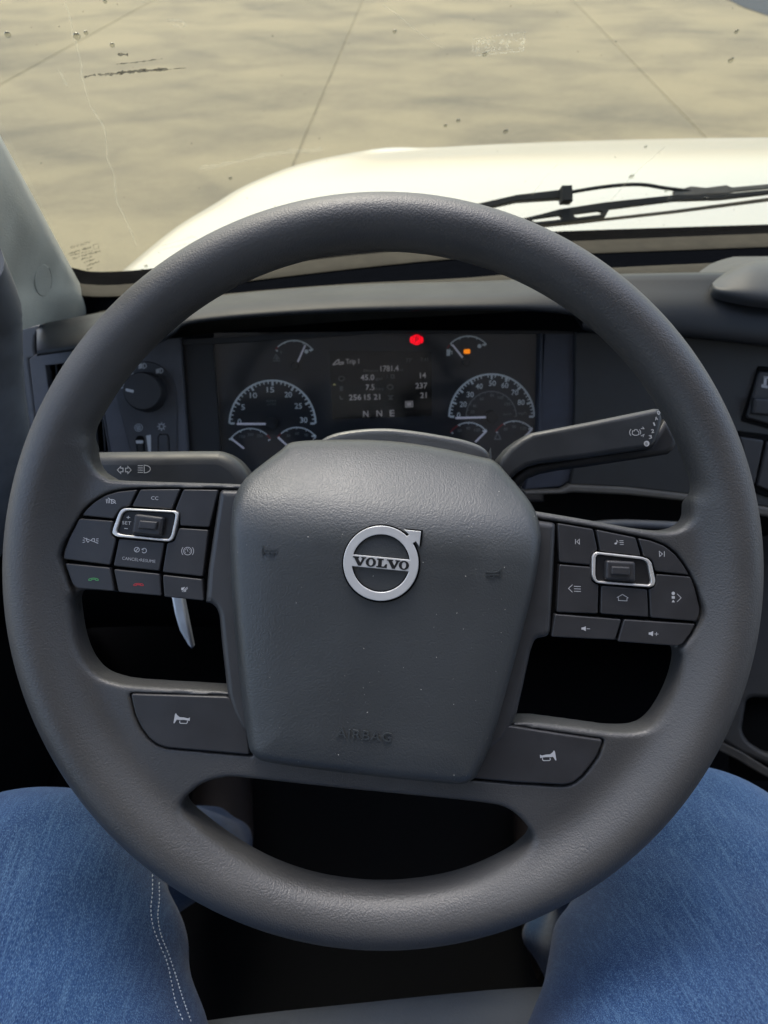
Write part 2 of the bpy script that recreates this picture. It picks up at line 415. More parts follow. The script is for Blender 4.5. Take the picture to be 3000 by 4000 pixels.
# ------------------------------------------------------------------ cab shell (mostly outside the frame, roof and openings shaped to steer light)
shell = empty("cab_shell", Vector((.55, 0, 1.33)), "grey lined truck cab body with openings enlarged to admit sky light", "cab"); shell["kind"] = "structure"
def world_child(o, parent):
    o.parent = parent; o.matrix_parent_inverse = parent.matrix_world.inverted() if parent.matrix_world != Matrix() else Matrix.Translation(-parent.location)
    return o
def wc(o, parent):
    bpy.context.view_layer.update(); o.parent = parent; o.matrix_parent_inverse = parent.matrix_world.inverted(); return o
XL, XR, ZF, ZR = -.62, 1.72, 1.30, 3.75
def side_wall(x):
    M = Matrix(((0, 0, 1, x), (1, 0, 0, 0), (0, 1, 0, 0), (0, 0, 0, 1)))
    o = plate("side_wall", [[(-1.2, ZF), (1.05, ZF), (1.05, 2.02), (.45, 2.72), (.40, ZR), (-1.2, ZR)],
                            [(-.55, 2.02), (.80, 2.02), (.34, 2.68), (.32, 3.3), (-.55, 3.3)]], -.03, .03, .004, M_shell)  # window opening made extra tall to let in more sky light
    o.data.transform(M); return wc(o, shell)
side_wall(XL); side_wall(XR)
wc(box("roof", ((XL+XR)/2, -.63, ZR+.03), (XR-XL+.06, 1.16, .06), M_shell, None, .01), shell)  # unseen; stops short of the windshield so sky reaches wheel and dash
wc(box("rear_light_block", ((XL+XR)/2, -.66, 2.5), (XR-XL-.07, .04, 2.36), M_rear_block, None, .01), shell)  # unseen dark sheet added behind the driver to cut light from the rear
wc(box("floor", ((XL+XR)/2, -.075, ZF-.03), (XR-XL-.07, 2.25, .06), M_carpet, None, .01), shell)
wc(box("firewall", ((XL+XR)/2, 1.12, 1.62), (XR-XL-.07, .04, .66), M_carpet, None, .005), shell)

# ------------------------------------------------------------------ hood
M_paint = plain("white_paint", (.45, .425, .355), .34, nscale=3, noise=.02)
n_ = M_paint.node_tree.nodes["Principled BSDF"]; n_.inputs["Coat Weight"].default_value = .5
CX = .85
sil = [((425, 1085), 1.16), ((542, 985), 1.36), ((678, 877), 1.62), ((814, 796), 1.86), ((940, 723), 2.10), ((1130, 651), 2.38), ((1330, 609), 2.60), ((1480, 590), 2.70)]
zfront = atY((2223, 546), 2.14).z; zrear = atY((2300, 905), 1.25).z
rows = []
def hood_row(y, xs, zs, zc, drop=1.0):
    hx = CX-xs
    prof = [(1.16, -.62), (1.13, -.36), (1.075, -.15), (1.035, -.05), (1.0, -.008), (.95, .008), (.80, .55), (.6, .8), (.35, .95), (0, 1)]
    L = []
    for k, z in prof:
        zz = zs + (z*drop if z < .05 else (zc-zs)*z)
        L.append(Vector((CX-hx*k, y, zz)))
    return L + [Vector((2*CX-p.x, p.y, p.z)) for p in reversed(L[:-1])]
sil = [(p, 1.16+(Y-1.16)*.60) for p, Y in sil]
for p, Y in sil:
    s = atY(p, Y); t = (Y-1.25)/(2.14-1.25)
    zc = zrear+(zfront-zrear)*t + .02*math.sin(max(0, min(1, t))*math.pi)
    rows.append(hood_row(Y, s.x, s.z, max(zc, s.z+.004)))
s = atY((1480, 590), 2.084)
rows.append(hood_row(2.20, s.x+.03, zfront-.050, zfront-.022)); rows.append(hood_row(2.32, s.x+.07, zfront-.11, zfront-.08, .9))
rows.append(hood_row(2.44, s.x+.11, zfront-.25, zfront-.22, .7)); rows.append(hood_row(2.50, s.x+.13, zfront-.7, zfront-.69, .2))
hood = empty("truck_hood", Vector((CX, 1.7, zfront-.7)), "white sunlit truck hood ahead of the windshield", "hood")
wc(loft("hood_panel", rows, M_paint, None, 3, 4, 60), hood)
cr = [((1078, 822), 1.62), ((1180, 770), 1.9), ((1260, 700), 2.2), ((1330, 632), 2.5)]

# ------------------------------------------------------------------ windshield
def glass_mat():
    m = bpy.data.materials.new("windshield_glass"); m.use_nodes = True; n = m.node_tree; n.nodes.clear()
    t = N(n, "ShaderNodeBsdfTransparent"); t.inputs[0].default_value = (.885, .875, .795, 1)
    g = N(n, "ShaderNodeBsdfGlossy"); g.inputs["Roughness"].default_value = .01
    mx = N(n, "ShaderNodeMixShader"); n.links.new(schlick(n, .02), mx.inputs[0]); n.links.new(t.outputs[0], mx.inputs[1]); n.links.new(g.outputs[0], mx.inputs[2])
    o = N(n, "ShaderNodeOutputMaterial"); n.links.new(mx.outputs[0], o.inputs[0]); return m
M_glass = glass_mat()
gb = [((120, 1060), .93), ((268, 1078), .95), ((336, 1092), .965), ((434, 1092), .985), ((570, 1081), 1.01), ((900, 1042), 1.05), ((1372, 986), 1.095), ((1800, 952), 1.115), ((2192, 929), 1.125), ((3000, 902), 1.12), ((3500, 895), 1.10)]
B = [atY(p, y) for p, y in gb]
Wb = []
for k in (-.03, 0, .25, .5, .75, 1.0): Wb.append([b+Vector((0.03*k if i == 0 else 0, -.44*k, .66*k)) for i, b in enumerate(B)])
ws = empty("windshield", B[5].copy(), "dirty glass windshield with water drops and scratches above the dashboard", "windshield")
gl = loft("glass", Wb, M_glass, None, 5, 3, 60)
GV = [v.co.copy() for v in gl.data.vertices]; BV = BVHTree.FromPolygons(GV, [tuple(p.vertices) for p in gl.data.polygons])
sm = gl.modifiers.new("thickness", 'SOLIDIFY'); sm.thickness = .005; sm.offset = 1 if gl.data.polygons[5].normal.y > 0 else -1
wc(gl, ws)
def hit(p, off=.0015):
    d = ray(p).normalized(); loc, nr, i, t = BV.ray_cast(CAM_P, d)
    if loc is None: return None
    if nr.dot(d) > 0: nr = -nr
    return loc + nr*off
def glass_ribbons(name, lines, wpx, mat, off=.0015, jit=0, parts=None):
    if 1 < len(lines) < 6:
        return [glass_ribbons(name, [L], wpx[i] if isinstance(wpx, list) else wpx, mat, off, jit) for i, L in enumerate(lines)]
    V, Fc = [], []
    for L in lines:
        w_ = wpx if not isinstance(wpx, list) else wpx[lines.index(L)]
        P = [Vector(p) for p in L]; k0 = None
        for i in range(len(P)):
            t = (P[min(i+1, len(P)-1)]-P[max(i-1, 0)]).normalized(); nn = Vector((-t.y, t.x))*w_/2*(1+jit*(random.random()-.5)*2)
            a, b = hit(P[i]+nn, off), hit(P[i]-nn, off)
            if a is None or b is None: k0 = None; continue
            V += [a, b]
            if k0 is not None: j = len(V)-4; Fc.append((j, j+1, j+3, j+2))
            k0 = 1
    return wc(mesh(name, V, Fc, mat, None, 0), ws)
def film(name, col, alpha, scale=900):
    m = bpy.data.materials.new(name); m.use_nodes = True; n = m.node_tree; n.nodes.clear()
    t = N(n, "ShaderNodeBsdfTransparent"); d = N(n, "ShaderNodeBsdfDiffuse"); d.inputs[0].default_value = (*col, 1)
    tr = N(n, "ShaderNodeBsdfTranslucent"); tr.inputs[0].default_value = (*col, 1)
    ad = N(n, "ShaderNodeMixShader"); ad.inputs[0].default_value = .5; n.links.new(d.outputs[0], ad.inputs[1]); n.links.new(tr.outputs[0], ad.inputs[2])
    tx = N(n, "ShaderNodeTexNoise"); tx.inputs["Scale"].default_value = scale; g = N(n, "ShaderNodeNewGeometry"); n.links.new(g.outputs["Position"], tx.inputs["Vector"])
    r = N(n, "ShaderNodeMapRange"); r.inputs[1].default_value = .35; r.inputs[2].default_value = .6; r.inputs[3].default_value = alpha*.25; r.inputs[4].default_value = alpha; n.links.new(tx.outputs["Fac"], r.inputs[0])
    mx = N(n, "ShaderNodeMixShader"); n.links.new(r.outputs[0], mx.inputs[0]); n.links.new(t.outputs[0], mx.inputs[1]); n.links.new(ad.outputs[0], mx.inputs[2])
    o = N(n, "ShaderNodeOutputMaterial"); n.links.new(mx.outputs[0], o.inputs[0]); return m
M_haze = film("pale_smear", (.75, .73, .6), .22, 500); M_scr = film("dark_scuff", (.03, .03, .03), .95, 1400); M_grit = film("grit", (.2, .185, .14), .42, 300)
def wob(P, n=10, a=3.0):
    Q = catmull([Vector(p) for p in P], n); return [(q.x+random.uniform(-a, a), q.y+random.uniform(-a, a)) for q in Q]
# long pale runnel, smears, scuff, sticker residue
glass_ribbons("water_streak", [wob(K1((275, 0), (300, 60), (310, 140), (330, 190), (348, 270), (360, 360), (400, 470), (450, 550), (465, 690), (490, 740), (500, 850), (550, 960), (590, 1060)), 6, 2.5)], 6, M_haze, jit=.5)
glass_ribbons("water_streak", [wob(K1((860, 722), (1000, 700), (1180, 660), (1390, 640)), 10, 3)], 13, M_haze, jit=.5)
glass_ribbons("water_streak", [wob(K2((0, 20), (60, 60), (130, 120), (200, 170), (250, 200)), 6, 2), wob(K2((640, 840), (690, 770), (750, 705)), 6, 2), wob(K2((980, 860), (1090, 740), (1215, 630)), 6, 2)], 5, M_haze, jit=.5)
glass_ribbons("scuff_mark", [wob(K1((425, 318), (500, 312), (600, 302), (720, 296)), 14, 3), wob(K1((500, 310), (600, 300), (700, 293)), 10, 2), wob(K1((360, 328), (410, 318)), 5, 2), wob(K1((720, 296), (800, 288)), 6, 1)], [9, 6, 6, 3], M_scr, jit=.8)
glass_ribbons("scuff_mark", [wob(K1((502, 272), (600, 262), (700, 248)), 10, 1), wob(K1((505, 230), (550, 232)), 5, 2)], [3, 8], M_scr, jit=.8)
bx = []
for k in range(46):
    a, b = random.random(), random.random(); x = 1850+a*195; y = 205-b*55-a*22
    L = [(x, y)]
    for _ in range(4): x += random.uniform(-9, 13); y += random.uniform(-7, 7); L.append((min(max(x, 1846), 2050), y))
    bx.append(L)
bx += [wob(K2((385, 165), (380, 235)), 8, 2), wob(K2((385, 165), (480, 150), (612, 135)), 10, 2), wob(K2((605, 140), (603, 215)), 6, 2), wob(K2((390, 235), (500, 225), (603, 215)), 10, 1)]
M_resid = film("sticker_residue", (.85, .83, .70), .42, 200)
tag(glass_ribbons("sticker_residue", bx, 3.0, M_resid, jit=.5), kind="stuff")
glass_ribbons("dried_smudge", [wob(K1((720, 85), (760, 80), (800, 100), (770, 110), (740, 95)), 5, 5), wob(K1((260, 310), (290, 370), (255, 300)), 4, 4), wob(K1((690, 1090), (690, 1075), (835, 1045), (830, 1020), (700, 1060)), 4, 2)], 6, M_haze, jit=.6)
# grit specks
V, Fc = [], []
for k in range(85):
    p = (random.uniform(60, 2990), random.uniform(5, 880)); r = random.choice((1.4, 1.8, 2.4, 3.4)); n = 6; P = [hit((p[0]+r*random.uniform(.5, 1.4)*math.cos(a*2*math.pi/n), p[1]+1.3*r*random.uniform(.5, 1.4)*math.sin(a*2*math.pi/n))) for a in range(n)]
    if None in P: continue
    j = len(V); V += P; Fc.append(tuple(range(j, j+n)))
tag(wc(mesh("grit", V, Fc, M_grit, None, 0), ws), kind="stuff")
# water drops: small clear domes
def drop_mat():
    m = bpy.data.materials.new("water"); m.use_nodes = True; n = m.node_tree; n.nodes.clear()
    t = N(n, "ShaderNodeBsdfTransparent"); t.inputs[0].default_value = (.86, .86, .83, 1); g = N(n, "ShaderNodeBsdfGlossy"); g.inputs["Roughness"].default_value = .05
    mx = N(n, "ShaderNodeMixShader"); n.links.new(schlick(n, .05), mx.inputs[0]); n.links.new(t.outputs[0], mx.inputs[1]); n.links.new(g.outputs[0], mx.inputs[2])
    o = N(n, "ShaderNodeOutputMaterial"); n.links.new(mx.outputs[0], o.inputs[0]); return m
M_drop = drop_mat()
for p, r in [((1520+22, 122), 9), ((2877, 122), 9), ((2855, 234), 12), ((438, 175), 10), ((2467, 688), 12), ((2522, 572), 7), ((1894, 210), 12), ((2615, 775), 9), ((2756, 775), 12), ((2840, 760), 8), ((335, 127), 9), ((300, 140), 14), ((410, 4), 8), ((900, 695), 9), ((570, 1038), 9), ((555, 1053), 7), ((2602, 745), 8), ((1790, 470), 10), ((1740, 490), 9), ((1975, 512), 12), ((30, 134), 12)]:
    c = hit(p, .001)
    if c is None: continue
    d = ray(p).normalized(); _, nr, _, _ = BV.ray_cast(CAM_P, d)
    if nr.dot(d) > 0: nr = -nr
    rr = r/FPX*(c-CAM_P).length*.8; fr = Frame(c, Vector((1, 0, 0)), None, nr); V, Fc = [], []
    for i in range(4):
        a = i/3*math.pi/2*.98
        for k in range(10): t = 2*math.pi*k/10; V.append(fr.M @ Vector((math.cos(t)*math.cos(a)*rr, math.sin(t)*math.cos(a)*rr*1.2, math.sin(a)*rr*.55-.0006)))
    for i in range(3):
        for k in range(10): Fc.append((i*10+k, i*10+(k+1) % 10, (i+1)*10+(k+1) % 10, (i+1)*10+k))
    Fc += [tuple(range(30, 40)), tuple(reversed(range(10)))]
    wc(mesh("water_drop", V, Fc, M_drop, None, 180), ws)
# maker's print etched on the glass, seen from behind
def glass_text(body, p0, p1, hpx, mat, mirror=True):
    c = hit(((p0[0]+p1[0])/2, (p0[1]+p1[1])/2), .001); d = ray(((p0[0]+p1[0])/2, (p0[1]+p1[1])/2)).normalized(); _, nr, _, _ = BV.ray_cast(CAM_P, d)
    if nr.dot(d) > 0: nr = -nr
    F = Frame(c, Vector((1, 0, 0)), None, nr); o = fit_text("etched_print", body, F, 0, p0, p1, hpx, mat, None, .0008, mirror=mirror)
    o.data.transform(F.M); return wc(o, ws)
M_etch = film("etched_print", (.03, .03, .025), .95, 300)
glass_text("VOLVO", K3((510, 128))[0], K3((655, 85))[0], 14, M_etch)
rowsL = []
for a, b, h in (((492, 168), (650, 122), 9), ((505, 180), (668, 140), 6), ((522, 200), (716, 148), 8), ((585, 208), (668, 184), 8), ((605, 228), (680, 206), 7), ((625, 252), (715, 222), 8), ((620, 280), (665, 268), 7)):
    (x0, y0), (x1, y1) = K3(a, b); x = x0
    while x < x1:                                   # small print too worn and distant to read: rows of letter-sized ticks
        w_ = random.uniform(2.5, 6); y = y0+(y1-y0)*(x-x0)/(x1-x0)
        if random.random() < .85: rowsL += [[(x, y), (x+random.uniform(-1, 2), y-h*random.uniform(.7, 1))], [(x, y-h*random.choice((0, .5, .95))), (x+w_*.8, y-h*random.choice((0, .5, .95)))]]
        x += w_+1.5
tag(glass_ribbons("etched_print", rowsL, 2.2, M_etch), kind="stuff")
glass_ribbons("etched_print", [K3((668, 96), (704, 87), (708, 122), (674, 130), (668, 96))], 2, M_etch)

# ------------------------------------------------------------------ wiper
M_wip = plain("wiper_black", (.026, .028, .031), .65, spec=.25); M_wipg = plain("wiper_grey", (.16, .15, .135), .5)
def band3(name, top, bot, Y, thick, mat, parent, holes=()):
    c = top[len(top)//2]; o = atY(c, Y); F = Frame(o, Vector((1, 0, 0)), None, Vector((0, -.75, .66)))
    ob = plate(name, [F.pts(top+bot[::-1])]+[F.pts(round_poly(h, 12)) for h in holes], -thick/2, thick/2, min(.0012, thick/4), mat)
    ob.data.transform(F.M); return wc(ob, parent)
wip = empty("windshield_wiper", atY((2300, 790), 1.18), "black windshield wiper with grey linkage resting on the white hood side of the glass", "wiper")
band3("arm", [(1780, 832)]+KW((60, 172), (300, 118), (520, 92), (545, 92)), [(1790, 880)]+KW((60, 205), (300, 152), (520, 138), (545, 140)), 1.20, .012, M_wip, wip)
band3("clip", KW((538, 74), (592, 72)), KW((540, 155), (596, 155)), 1.195, .02, M_wip, wip)
wc(tube("rod", [atY(p, 1.20) for p in KW((580, 100), (750, 72), (900, 57), (1000, 59), (1100, 75), (1240, 92), (1320, 96))], .0030, M_wip), wip)
band3("linkage", KW((1145, 95), (1240, 68), (1320, 76), (1430, 62), (1460, 74), (1700, 52)), KW((1145, 122), (1240, 118), (1320, 112), (1440, 108), (1470, 98), (1700, 76)), 1.205, .006, M_wipg, wip)
band3("blade_carrier", KW((250, 262), (420, 222), (530, 193), (780, 155), (1150, 116), (1400, 112), (1700, 84)), KW((380, 280), (480, 272), (640, 252), (775, 236), (800, 192), (1150, 148), (1400, 140), (1700, 106)), 1.19, .008, M_wip, wip,
      [KW((385, 246), (530, 226), (543, 234), (536, 248), (400, 262), (384, 258)), KW((612, 218), (740, 202), (762, 208), (750, 222), (625, 238), (608, 232))])
band3("blade_rubber", KW((390, 282), (640, 256), (780, 238), (1150, 196), (1700, 124)), KW((400, 292), (640, 268), (780, 252), (1150, 212), (1700, 142)), 1.185, .006, plain("wiper_rubber", (.16, .14, .115), .6), wip)

# ------------------------------------------------------------------ dashboard
dash = empty("dashboard", atY((1480, 1700), .78), "dark grey grained dashboard under the windshield", "dashboard")
xs = [144, 400, 600, 680, 745, 992, 1384, 1900, 2099, 2232, 2280, 2310, 2662, 3000, 3300]
lo = [1391, 1357, 1345, 1306, 1266, 1240, 1220, 1212, 1217, 1232, 1258, 1296, 1314, 1354, 1392]
cx_ = [0, 157, 423, 835, 1227, 1579, 1900, 2364, 2828, 3300]; cy_ = [1290, 1266, 1215, 1155, 1118, 1103, 1097, 1069, 1062, 1060]
cr_ = [float(np.interp(x, cx_, cy_)) for x in xs]
rows = []
for dy, dz in ((.16, -.11), (.07, -.042)): rows.append([atY((x, c), .80)+Vector((0, dy, dz)) for x, c in zip(xs, cr_)])
for t, Y in ((0, .80), (.22, .768), (.5, .738), (.78, .722), (.95, .718), (1, .722)):
    rows.append([atY((x, c+(l-c)*t), Y) for x, c, l in zip(xs, cr_, lo)])
last = rows[-1]
rows.append([p+Vector((0, .012, -.001)) for p in last]); rows.append([p+Vector((0, .05, -.004)) for p in last])
wc(loft("dash_pad", rows, M_dash, None, 6, 3, 60), dash)
# bands between pad and glass; beige and dark strips paint in windshield reflections
M_beige = plain("beige_reflection", (.06, .055, .045), .9, spec=.1, nscale=40, noise=.15); M_navy = plain("reflection_dark", (.003, .0035, .005), 1, spec=0)
gX = [100, 268, 336, 434, 570, 900, 1372, 1800, 2192, 3000, 3300]
rg = [1052, 1076, 1090, 1090, 1079, 1040, 984, 950, 927, 900, 893]
ra = [1075, 1100, 1114, 1117, 1106, 1062, 1002, 968, 948, 916, 908]
rb = [1110, 1138, 1150, 1152, 1142, 1100, 1044, 1003, 988, 958, 950]
rc = [1270, 1240, 1228, 1208, 1190, 1146, 1108, 1087, 1056, 1020, 1015]
rd = [1300, 1275, 1260, 1245, 1225, 1180, 1140, 1118, 1100, 1085, 1080]
gy = [np.interp(x, [p[0] for p, _ in gb], [y for _, y in gb]) for x in gX]
def brow(r, dY): return [atY((x, y), Y+dY) for x, y, Y in zip(gX, r, gy)]
lim = lambda r, Ymax: [atY((x, y), min(Y, Ymax)) for x, y, Y in zip(gX, r, gy)]
b0, b1, b2 = brow(rg, -.004), brow(ra, -.02), brow(rb, -.06)
b3 = [atY((x, y), .905) for x, y in zip(gX, rc)]; b4 = [atY((x, y), .86) for x, y in zip(gX, rd)]
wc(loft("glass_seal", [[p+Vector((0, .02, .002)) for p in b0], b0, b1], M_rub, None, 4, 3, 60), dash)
wc(loft("upper_reflection_band", [b1, [p+Vector((0, -.001, .001)) for p in b1], b2, [p+Vector((0, 0, -.004)) for p in b2]], M_beige, None, 4, 3, 60), dash)
wc(loft("dark_reflection_band", [[p+Vector((0, 0, -.004)) for p in b2], [a.lerp(b, .5)+Vector((0, 0, -.004)) for a, b in zip(b2, b3)], [p+Vector((0, 0, -.004)) for p in b3]], M_navy, None, 4, 3, 60), dash)
wc(loft("lower_reflection_band", [[p+Vector((0, 0, -.004)) for p in b3], b3, b4, [p+Vector((0, -.02, -.03)) for p in b4]], M_beige, None, 4, 3, 60), dash)
# speaker pod on the right of the pad
pr = [[((2782, 1108), .765), ((2796, 1128), .748), ((2862, 1149), .735), ((3000, 1172), .722), ((3300, 1200), .715)],
      [((2781, 1107), .767), ((2806, 1108), .76), ((2880, 1112), .745), ((3000, 1120), .735), ((3300, 1140), .73)],
      [((2781, 1106), .770), ((2826, 1072), .785), ((2905, 1046), .78), ((3000, 1040), .775), ((3300, 1040), .77)],
      [((2782, 1105), .775), ((2842, 1053), .82), ((2934, 1021), .825), ((3000, 1017), .825), ((3300, 1014), .82)]]
rows = [[atY(p, y) for p, y in r] for r in pr]; rows.append([p+Vector((.02, .08, -.03)) for p in rows[-1]]); rows.insert(0, [p+Vector((0, .004, -.012)) for p in rows[0]])
wc(loft("speaker_pod", rows, leather("pod_skin", (.045, .047, .05), .5, 900, .2), None, 5, 4, 60), dash)

# fascia plane
TILT = R_(30)
FN = Vector((0, -math.cos(TILT), math.sin(TILT)))
FD = Frame(atY((1480, 1330), .765), Vector((1, 0, 0)), None, FN)
dash_f = empty("fascia", FD.M, "dark dashboard fascia panels around the instrument cluster", "fascia")
def fplate(name, px, z0, z1, bev, mat, rnd=0, holes=(), parent=dash_f, F=FD):
    P = F.pts(px, z1); P = round_poly(P, rnd) if rnd else P
    return plate(name, [P]+[F.pts(h, z1) if not rnd else round_poly(F.pts(h, z1), rnd) for h in holes], z0, z1, bev, mat, parent)
fplate("end_panel", [(38, 1292), (160, 1266), (138, 1315), (134, 1360), (142, 1398), (112, 1402), (150, 1700), (190, 1950), (60, 1950), (44, 1420)], -.03, .004, .003, plain("end_panel_plastic", (.085, .087, .095), .55, bump=.2))
fplate("end_slot", K0((138, 1005), (170, 1015), (205, 1060), (260, 1500), (330, 2000), (290, 2000), (215, 1560)), -.01, .0052, .0004, M_gap, .004)
vent_hole = [(178, 1428), (310, 1412), (418, 1408), (410, 1500), (398, 1600), (425, 1772), (222, 1772)]
fplate("vent_panel", [(114, 1404), (150, 1375), (300, 1350), (427, 1338), (424, 1500), (404, 1600), (432, 1790), (158, 1790)], -.02, .006, .001, M_panel, 0, [vent_hole])
fplate("vent_well", [(150, 1400), (440, 1390), (440, 1800), (200, 1800)], -.04, -.03, .001, M_gap)
for k in range(9):
    x = 185+k*28; fplate("vent_vane", [(x, 1420), (x+9, 1420), (x+9+26, 1775), (x+26, 1775)], -.022, -.006, .001, M_black)
fplate("switch_panel", [(429, 1336), (704, 1318), (712, 1450), (722, 1600), (736, 1790), (434, 1790), (406, 1605), (425, 1500)], -.02, .005, .0015, M_panel)
PO = K3((835, 1180), (838, 1120), (870, 1040), (930, 985), (1000, 950), (1060, 941), (1130, 960), (1200, 1010), (1245, 1070), (1268, 1140), (1276, 1250), (1276, 1640), (955, 1640), (905, 1450), (862, 1290))
fplate("switch_plate", PO, 0, .0068, .0008, M_panel2, .004)
ring = [PO, [( (p[0]-575)*.985+575, (p[1]-1580)*.985+1580) for p in PO]]
fplate("plate_groove", PO, 0, .0056, .0, M_gap, .004)
fplate("cluster_surround", [(706, 1338), (800, 1330), (832, 1335), (866, 1830), (738, 1815), (722, 1600), (713, 1450)], -.02, -.006, .001, M_black)
M_blue = plain("surround_plastic", (.040, .044, .058), .5)
fplate("cluster_surround", [(2128, 1300), (2246, 1298), (2243, 1560), (2234, 1830), (2222, 1880), (2190, 1900), (2050, 1912), (2090, 1760), (2112, 1600)], -.02, -.002, .001, M_blue)
fplate("bezel_rib", [(2112, 1302), (2122, 1302), (2112, 1700), (2100, 1760), (2092, 1760), (2103, 1700)], -.02, .0, .001, M_blue)
fplate("cluster_top_rail", [(700, 1325), (1480, 1290), (2130, 1290), (2250, 1296), (2250, 1306), (2120, 1304), (1480, 1302), (840, 1344), (706, 1346)], -.02, -.001, .0005, M_black)
fplate("fascia_panel", [(2249, 1296), (2662, 1312), (3000, 1350), (3300, 1385), (3300, 2060), (3000, 1982), (2716, 1934), (2450, 1904), (2226, 1893), (2238, 1830), (2246, 1560)], -.02, .004, .002, M_fascia)
fplate("trim_strip", [(2050, 1920), (2190, 1915), (2214, 1905), (2226, 1894), (2450, 1904), (2716, 1934), (3000, 1983), (3300, 2050), (3300, 2100), (3000, 2020), (2716, 1962), (2450, 1934), (2240, 1924), (2205, 1930), (2050, 1934)], -.02, .008, .003, M_trim)
fplate("backing_board", [(60, 1405), (700, 1345), (1480, 1310), (2250, 1300), (3300, 1395), (3300, 2090), (60, 2000)], -.06, -.045, .001, M_gap)  # dark board added behind the panels to stop light leaking through gaps
# rocker switches on the right
SW1 = K6((662, 1010), (960, 1040), (860, 1560), (518, 1462))
fplate("switch_bezel", SW1, 0, .006, .001, M_gap, .003)
fplate("parking_brake_knob", K6((668, 1052), (940, 1075), (850, 1520), (562, 1440)), 0, .0095, .0025, M_btn, .004)
fplate("knob_paddle", K6((632, 1272), (960, 1300), (935, 1440), (610, 1408)), .006, .016, .003, M_btn, .003)
pk = [K6((683, 1160), (735, 1172), (735, 1195), (683, 1185)), K6((700, 1093), (800, 1105), (815, 1120), (812, 1150), (795, 1160), (745, 1155), (745, 1140), (785, 1140), (790, 1125), (780, 1117), (705, 1110)), K6((707, 1093), (730, 1096), (722, 1180), (698, 1176))]
icon("parking_letter", FD, .0098, M_white, dash_f, fills=pk)
fplate("switch_bezel", K6((488, 1542), (940, 1600), (840, 2130), (640, 2060), (600, 1900)), 0, .006, .001, M_gap, .003)
fplate("rocker_switch", K6((505, 1592), (706, 1622), (630, 1990), (600, 1980)), 0, .010, .002, M_btn, .003)
fplate("rocker_switch", K6((735, 1630), (920, 1655), (835, 2070), (650, 1998)), 0, .010, .002, M_btn, .003)
# lower panels
rows = [[atY((x, y), Y) for x, y, Y in r] for r in (
    [(-150, 1800, .70), (400, 1800, .71), (900, 1800, .72), (1500, 1850, .72), (2100, 1915, .715), (2700, 1950, .71), (3400, 2090, .70)],
    [(-150, 2100, .70), (400, 2050, .71), (900, 2050, .72), (1500, 2050, .72), (2100, 2080, .715), (2700, 2120, .71), (3400, 2250, .70)],
    [(-150, 2500, .70), (400, 2450, .72), (900, 2450, .76), (1500, 2450, .78), (2100, 2450, .76), (2700, 2500, .71), (3400, 2600, .70)])]
rows.append([p+Vector((0, .25, -.10)) for p in rows[-1]])
wc(loft("knee_panel", rows, M_carpet, None, 4, 4, 60), dash)
wc(tube("lower_rail", [atY(p, .60) for p in ((2250, 2062), (2400, 2046), (2600, 2052), (2800, 2062))], .0052, plain("rail_plastic", (.07, .075, .085), .5)), dash)
cons = empty("lower_console", atY((3000, 2700), .55), "dark lower console panel with rounded pocket right of the wheel", "console")
FC_ = Frame(atY((2950, 2750), .52), Vector((.8, .6, 0)), None, Vector((-.35, -.55, .75)))
def cpl(name, px, z0, z1, b, mat, rnd=0, holes=()):
    P = FC_.pts(px, z1); P = round_poly(P, rnd) if rnd else P
    o = plate(name, [P]+[round_poly(FC_.pts(h, z1), .008) for h in holes], z0, z1, b, mat); o.data.transform(FC_.M); return wc(o, cons)
cpl("console_panel", [(2700, 2060), (3500, 2080), (3500, 3160), (3000, 2990), (2900, 2945), (2780, 2870), (2740, 2700)], -.02, .0, .006, plain("console_plastic", (.022, .023, .024), .6), .0, [KBR((1520, 60), (1560, 40), (1900, 60), (1900, 420), (1640, 400), (1530, 330), (1490, 260))])
cpl("pocket", [(2850, 2600), (3400, 2600), (3400, 3050), (2850, 3050)], -.04, -.032, .001, M_carpet)
cpl("console_edge", KBR((1360, 330), (1500, 400), (1640, 490), (1900, 640), (1900, 690), (1600, 530), (1450, 440), (1330, 380)), -.01, .006, .002, M_fascia)

# light switch knob and thumbwheels
ls = empty("headlight_switch", FD.M, "round black headlight switch knob with white pointer left of the cluster", "light switch")
kc = FD.loc(K3((1050, 1168))[0], .012); kr = 142/1.8433*FD.scale((567, 1532), .012)
kf = FD.loc(K3((1021, 1157))[0], .030); kfr = 124/1.8433*FD.scale((567, 1532), .030)
V, Fc = [], []; S = 40
for z, r, k in ((.004, kr*1.04, 0), (.010, kr*1.02, 0), (.0255, kr*.985, .72), (.0285, kr*.95, .9), (.030, kr*.90, 1), (.030, kr*.5, 1), (.030, .0002, 1)):
    for q in range(S): a = 2*math.pi*q/S; V.append((kc[0]+(kf[0]-kc[0])*k+r*math.cos(a), kc[1]+(kf[1]-kc[1])*k+r*math.sin(a), z))
for i in range(6):
    for q in range(S): Fc.append((i*S+q, i*S+(q+1) % S, (i+1)*S+(q+1) % S, (i+1)*S+q))
mesh("knob", V, Fc, plain("knob_plastic", (.022, .022, .024), .55, bump=.1), ls, 35)
icon("pointer", FD, .0303, M_white, ls, [K3((905, 1146), (962, 1160))], 11)
hz = .0071
def lamp(cx, cy, s, n=3):
    L = [[(cx+2*s, cy-8*s)]+arc((cx+2*s, cy), 9*s, 8*s, 90, -90, 10)+[(cx+2*s, cy-8*s)]]
    for k in range(n): y = cy+(-6+12*k/(n-1))*s; L.append([(cx-13*s, y+3*s), (cx-1*s, y)])
    return L
def k3(x, y): return K3((x, y))[0]
icon("headlamp_symbol", FD, hz, M_white, ls, lamp(*k3(1028, 975), 1.25, 5), 3.4)
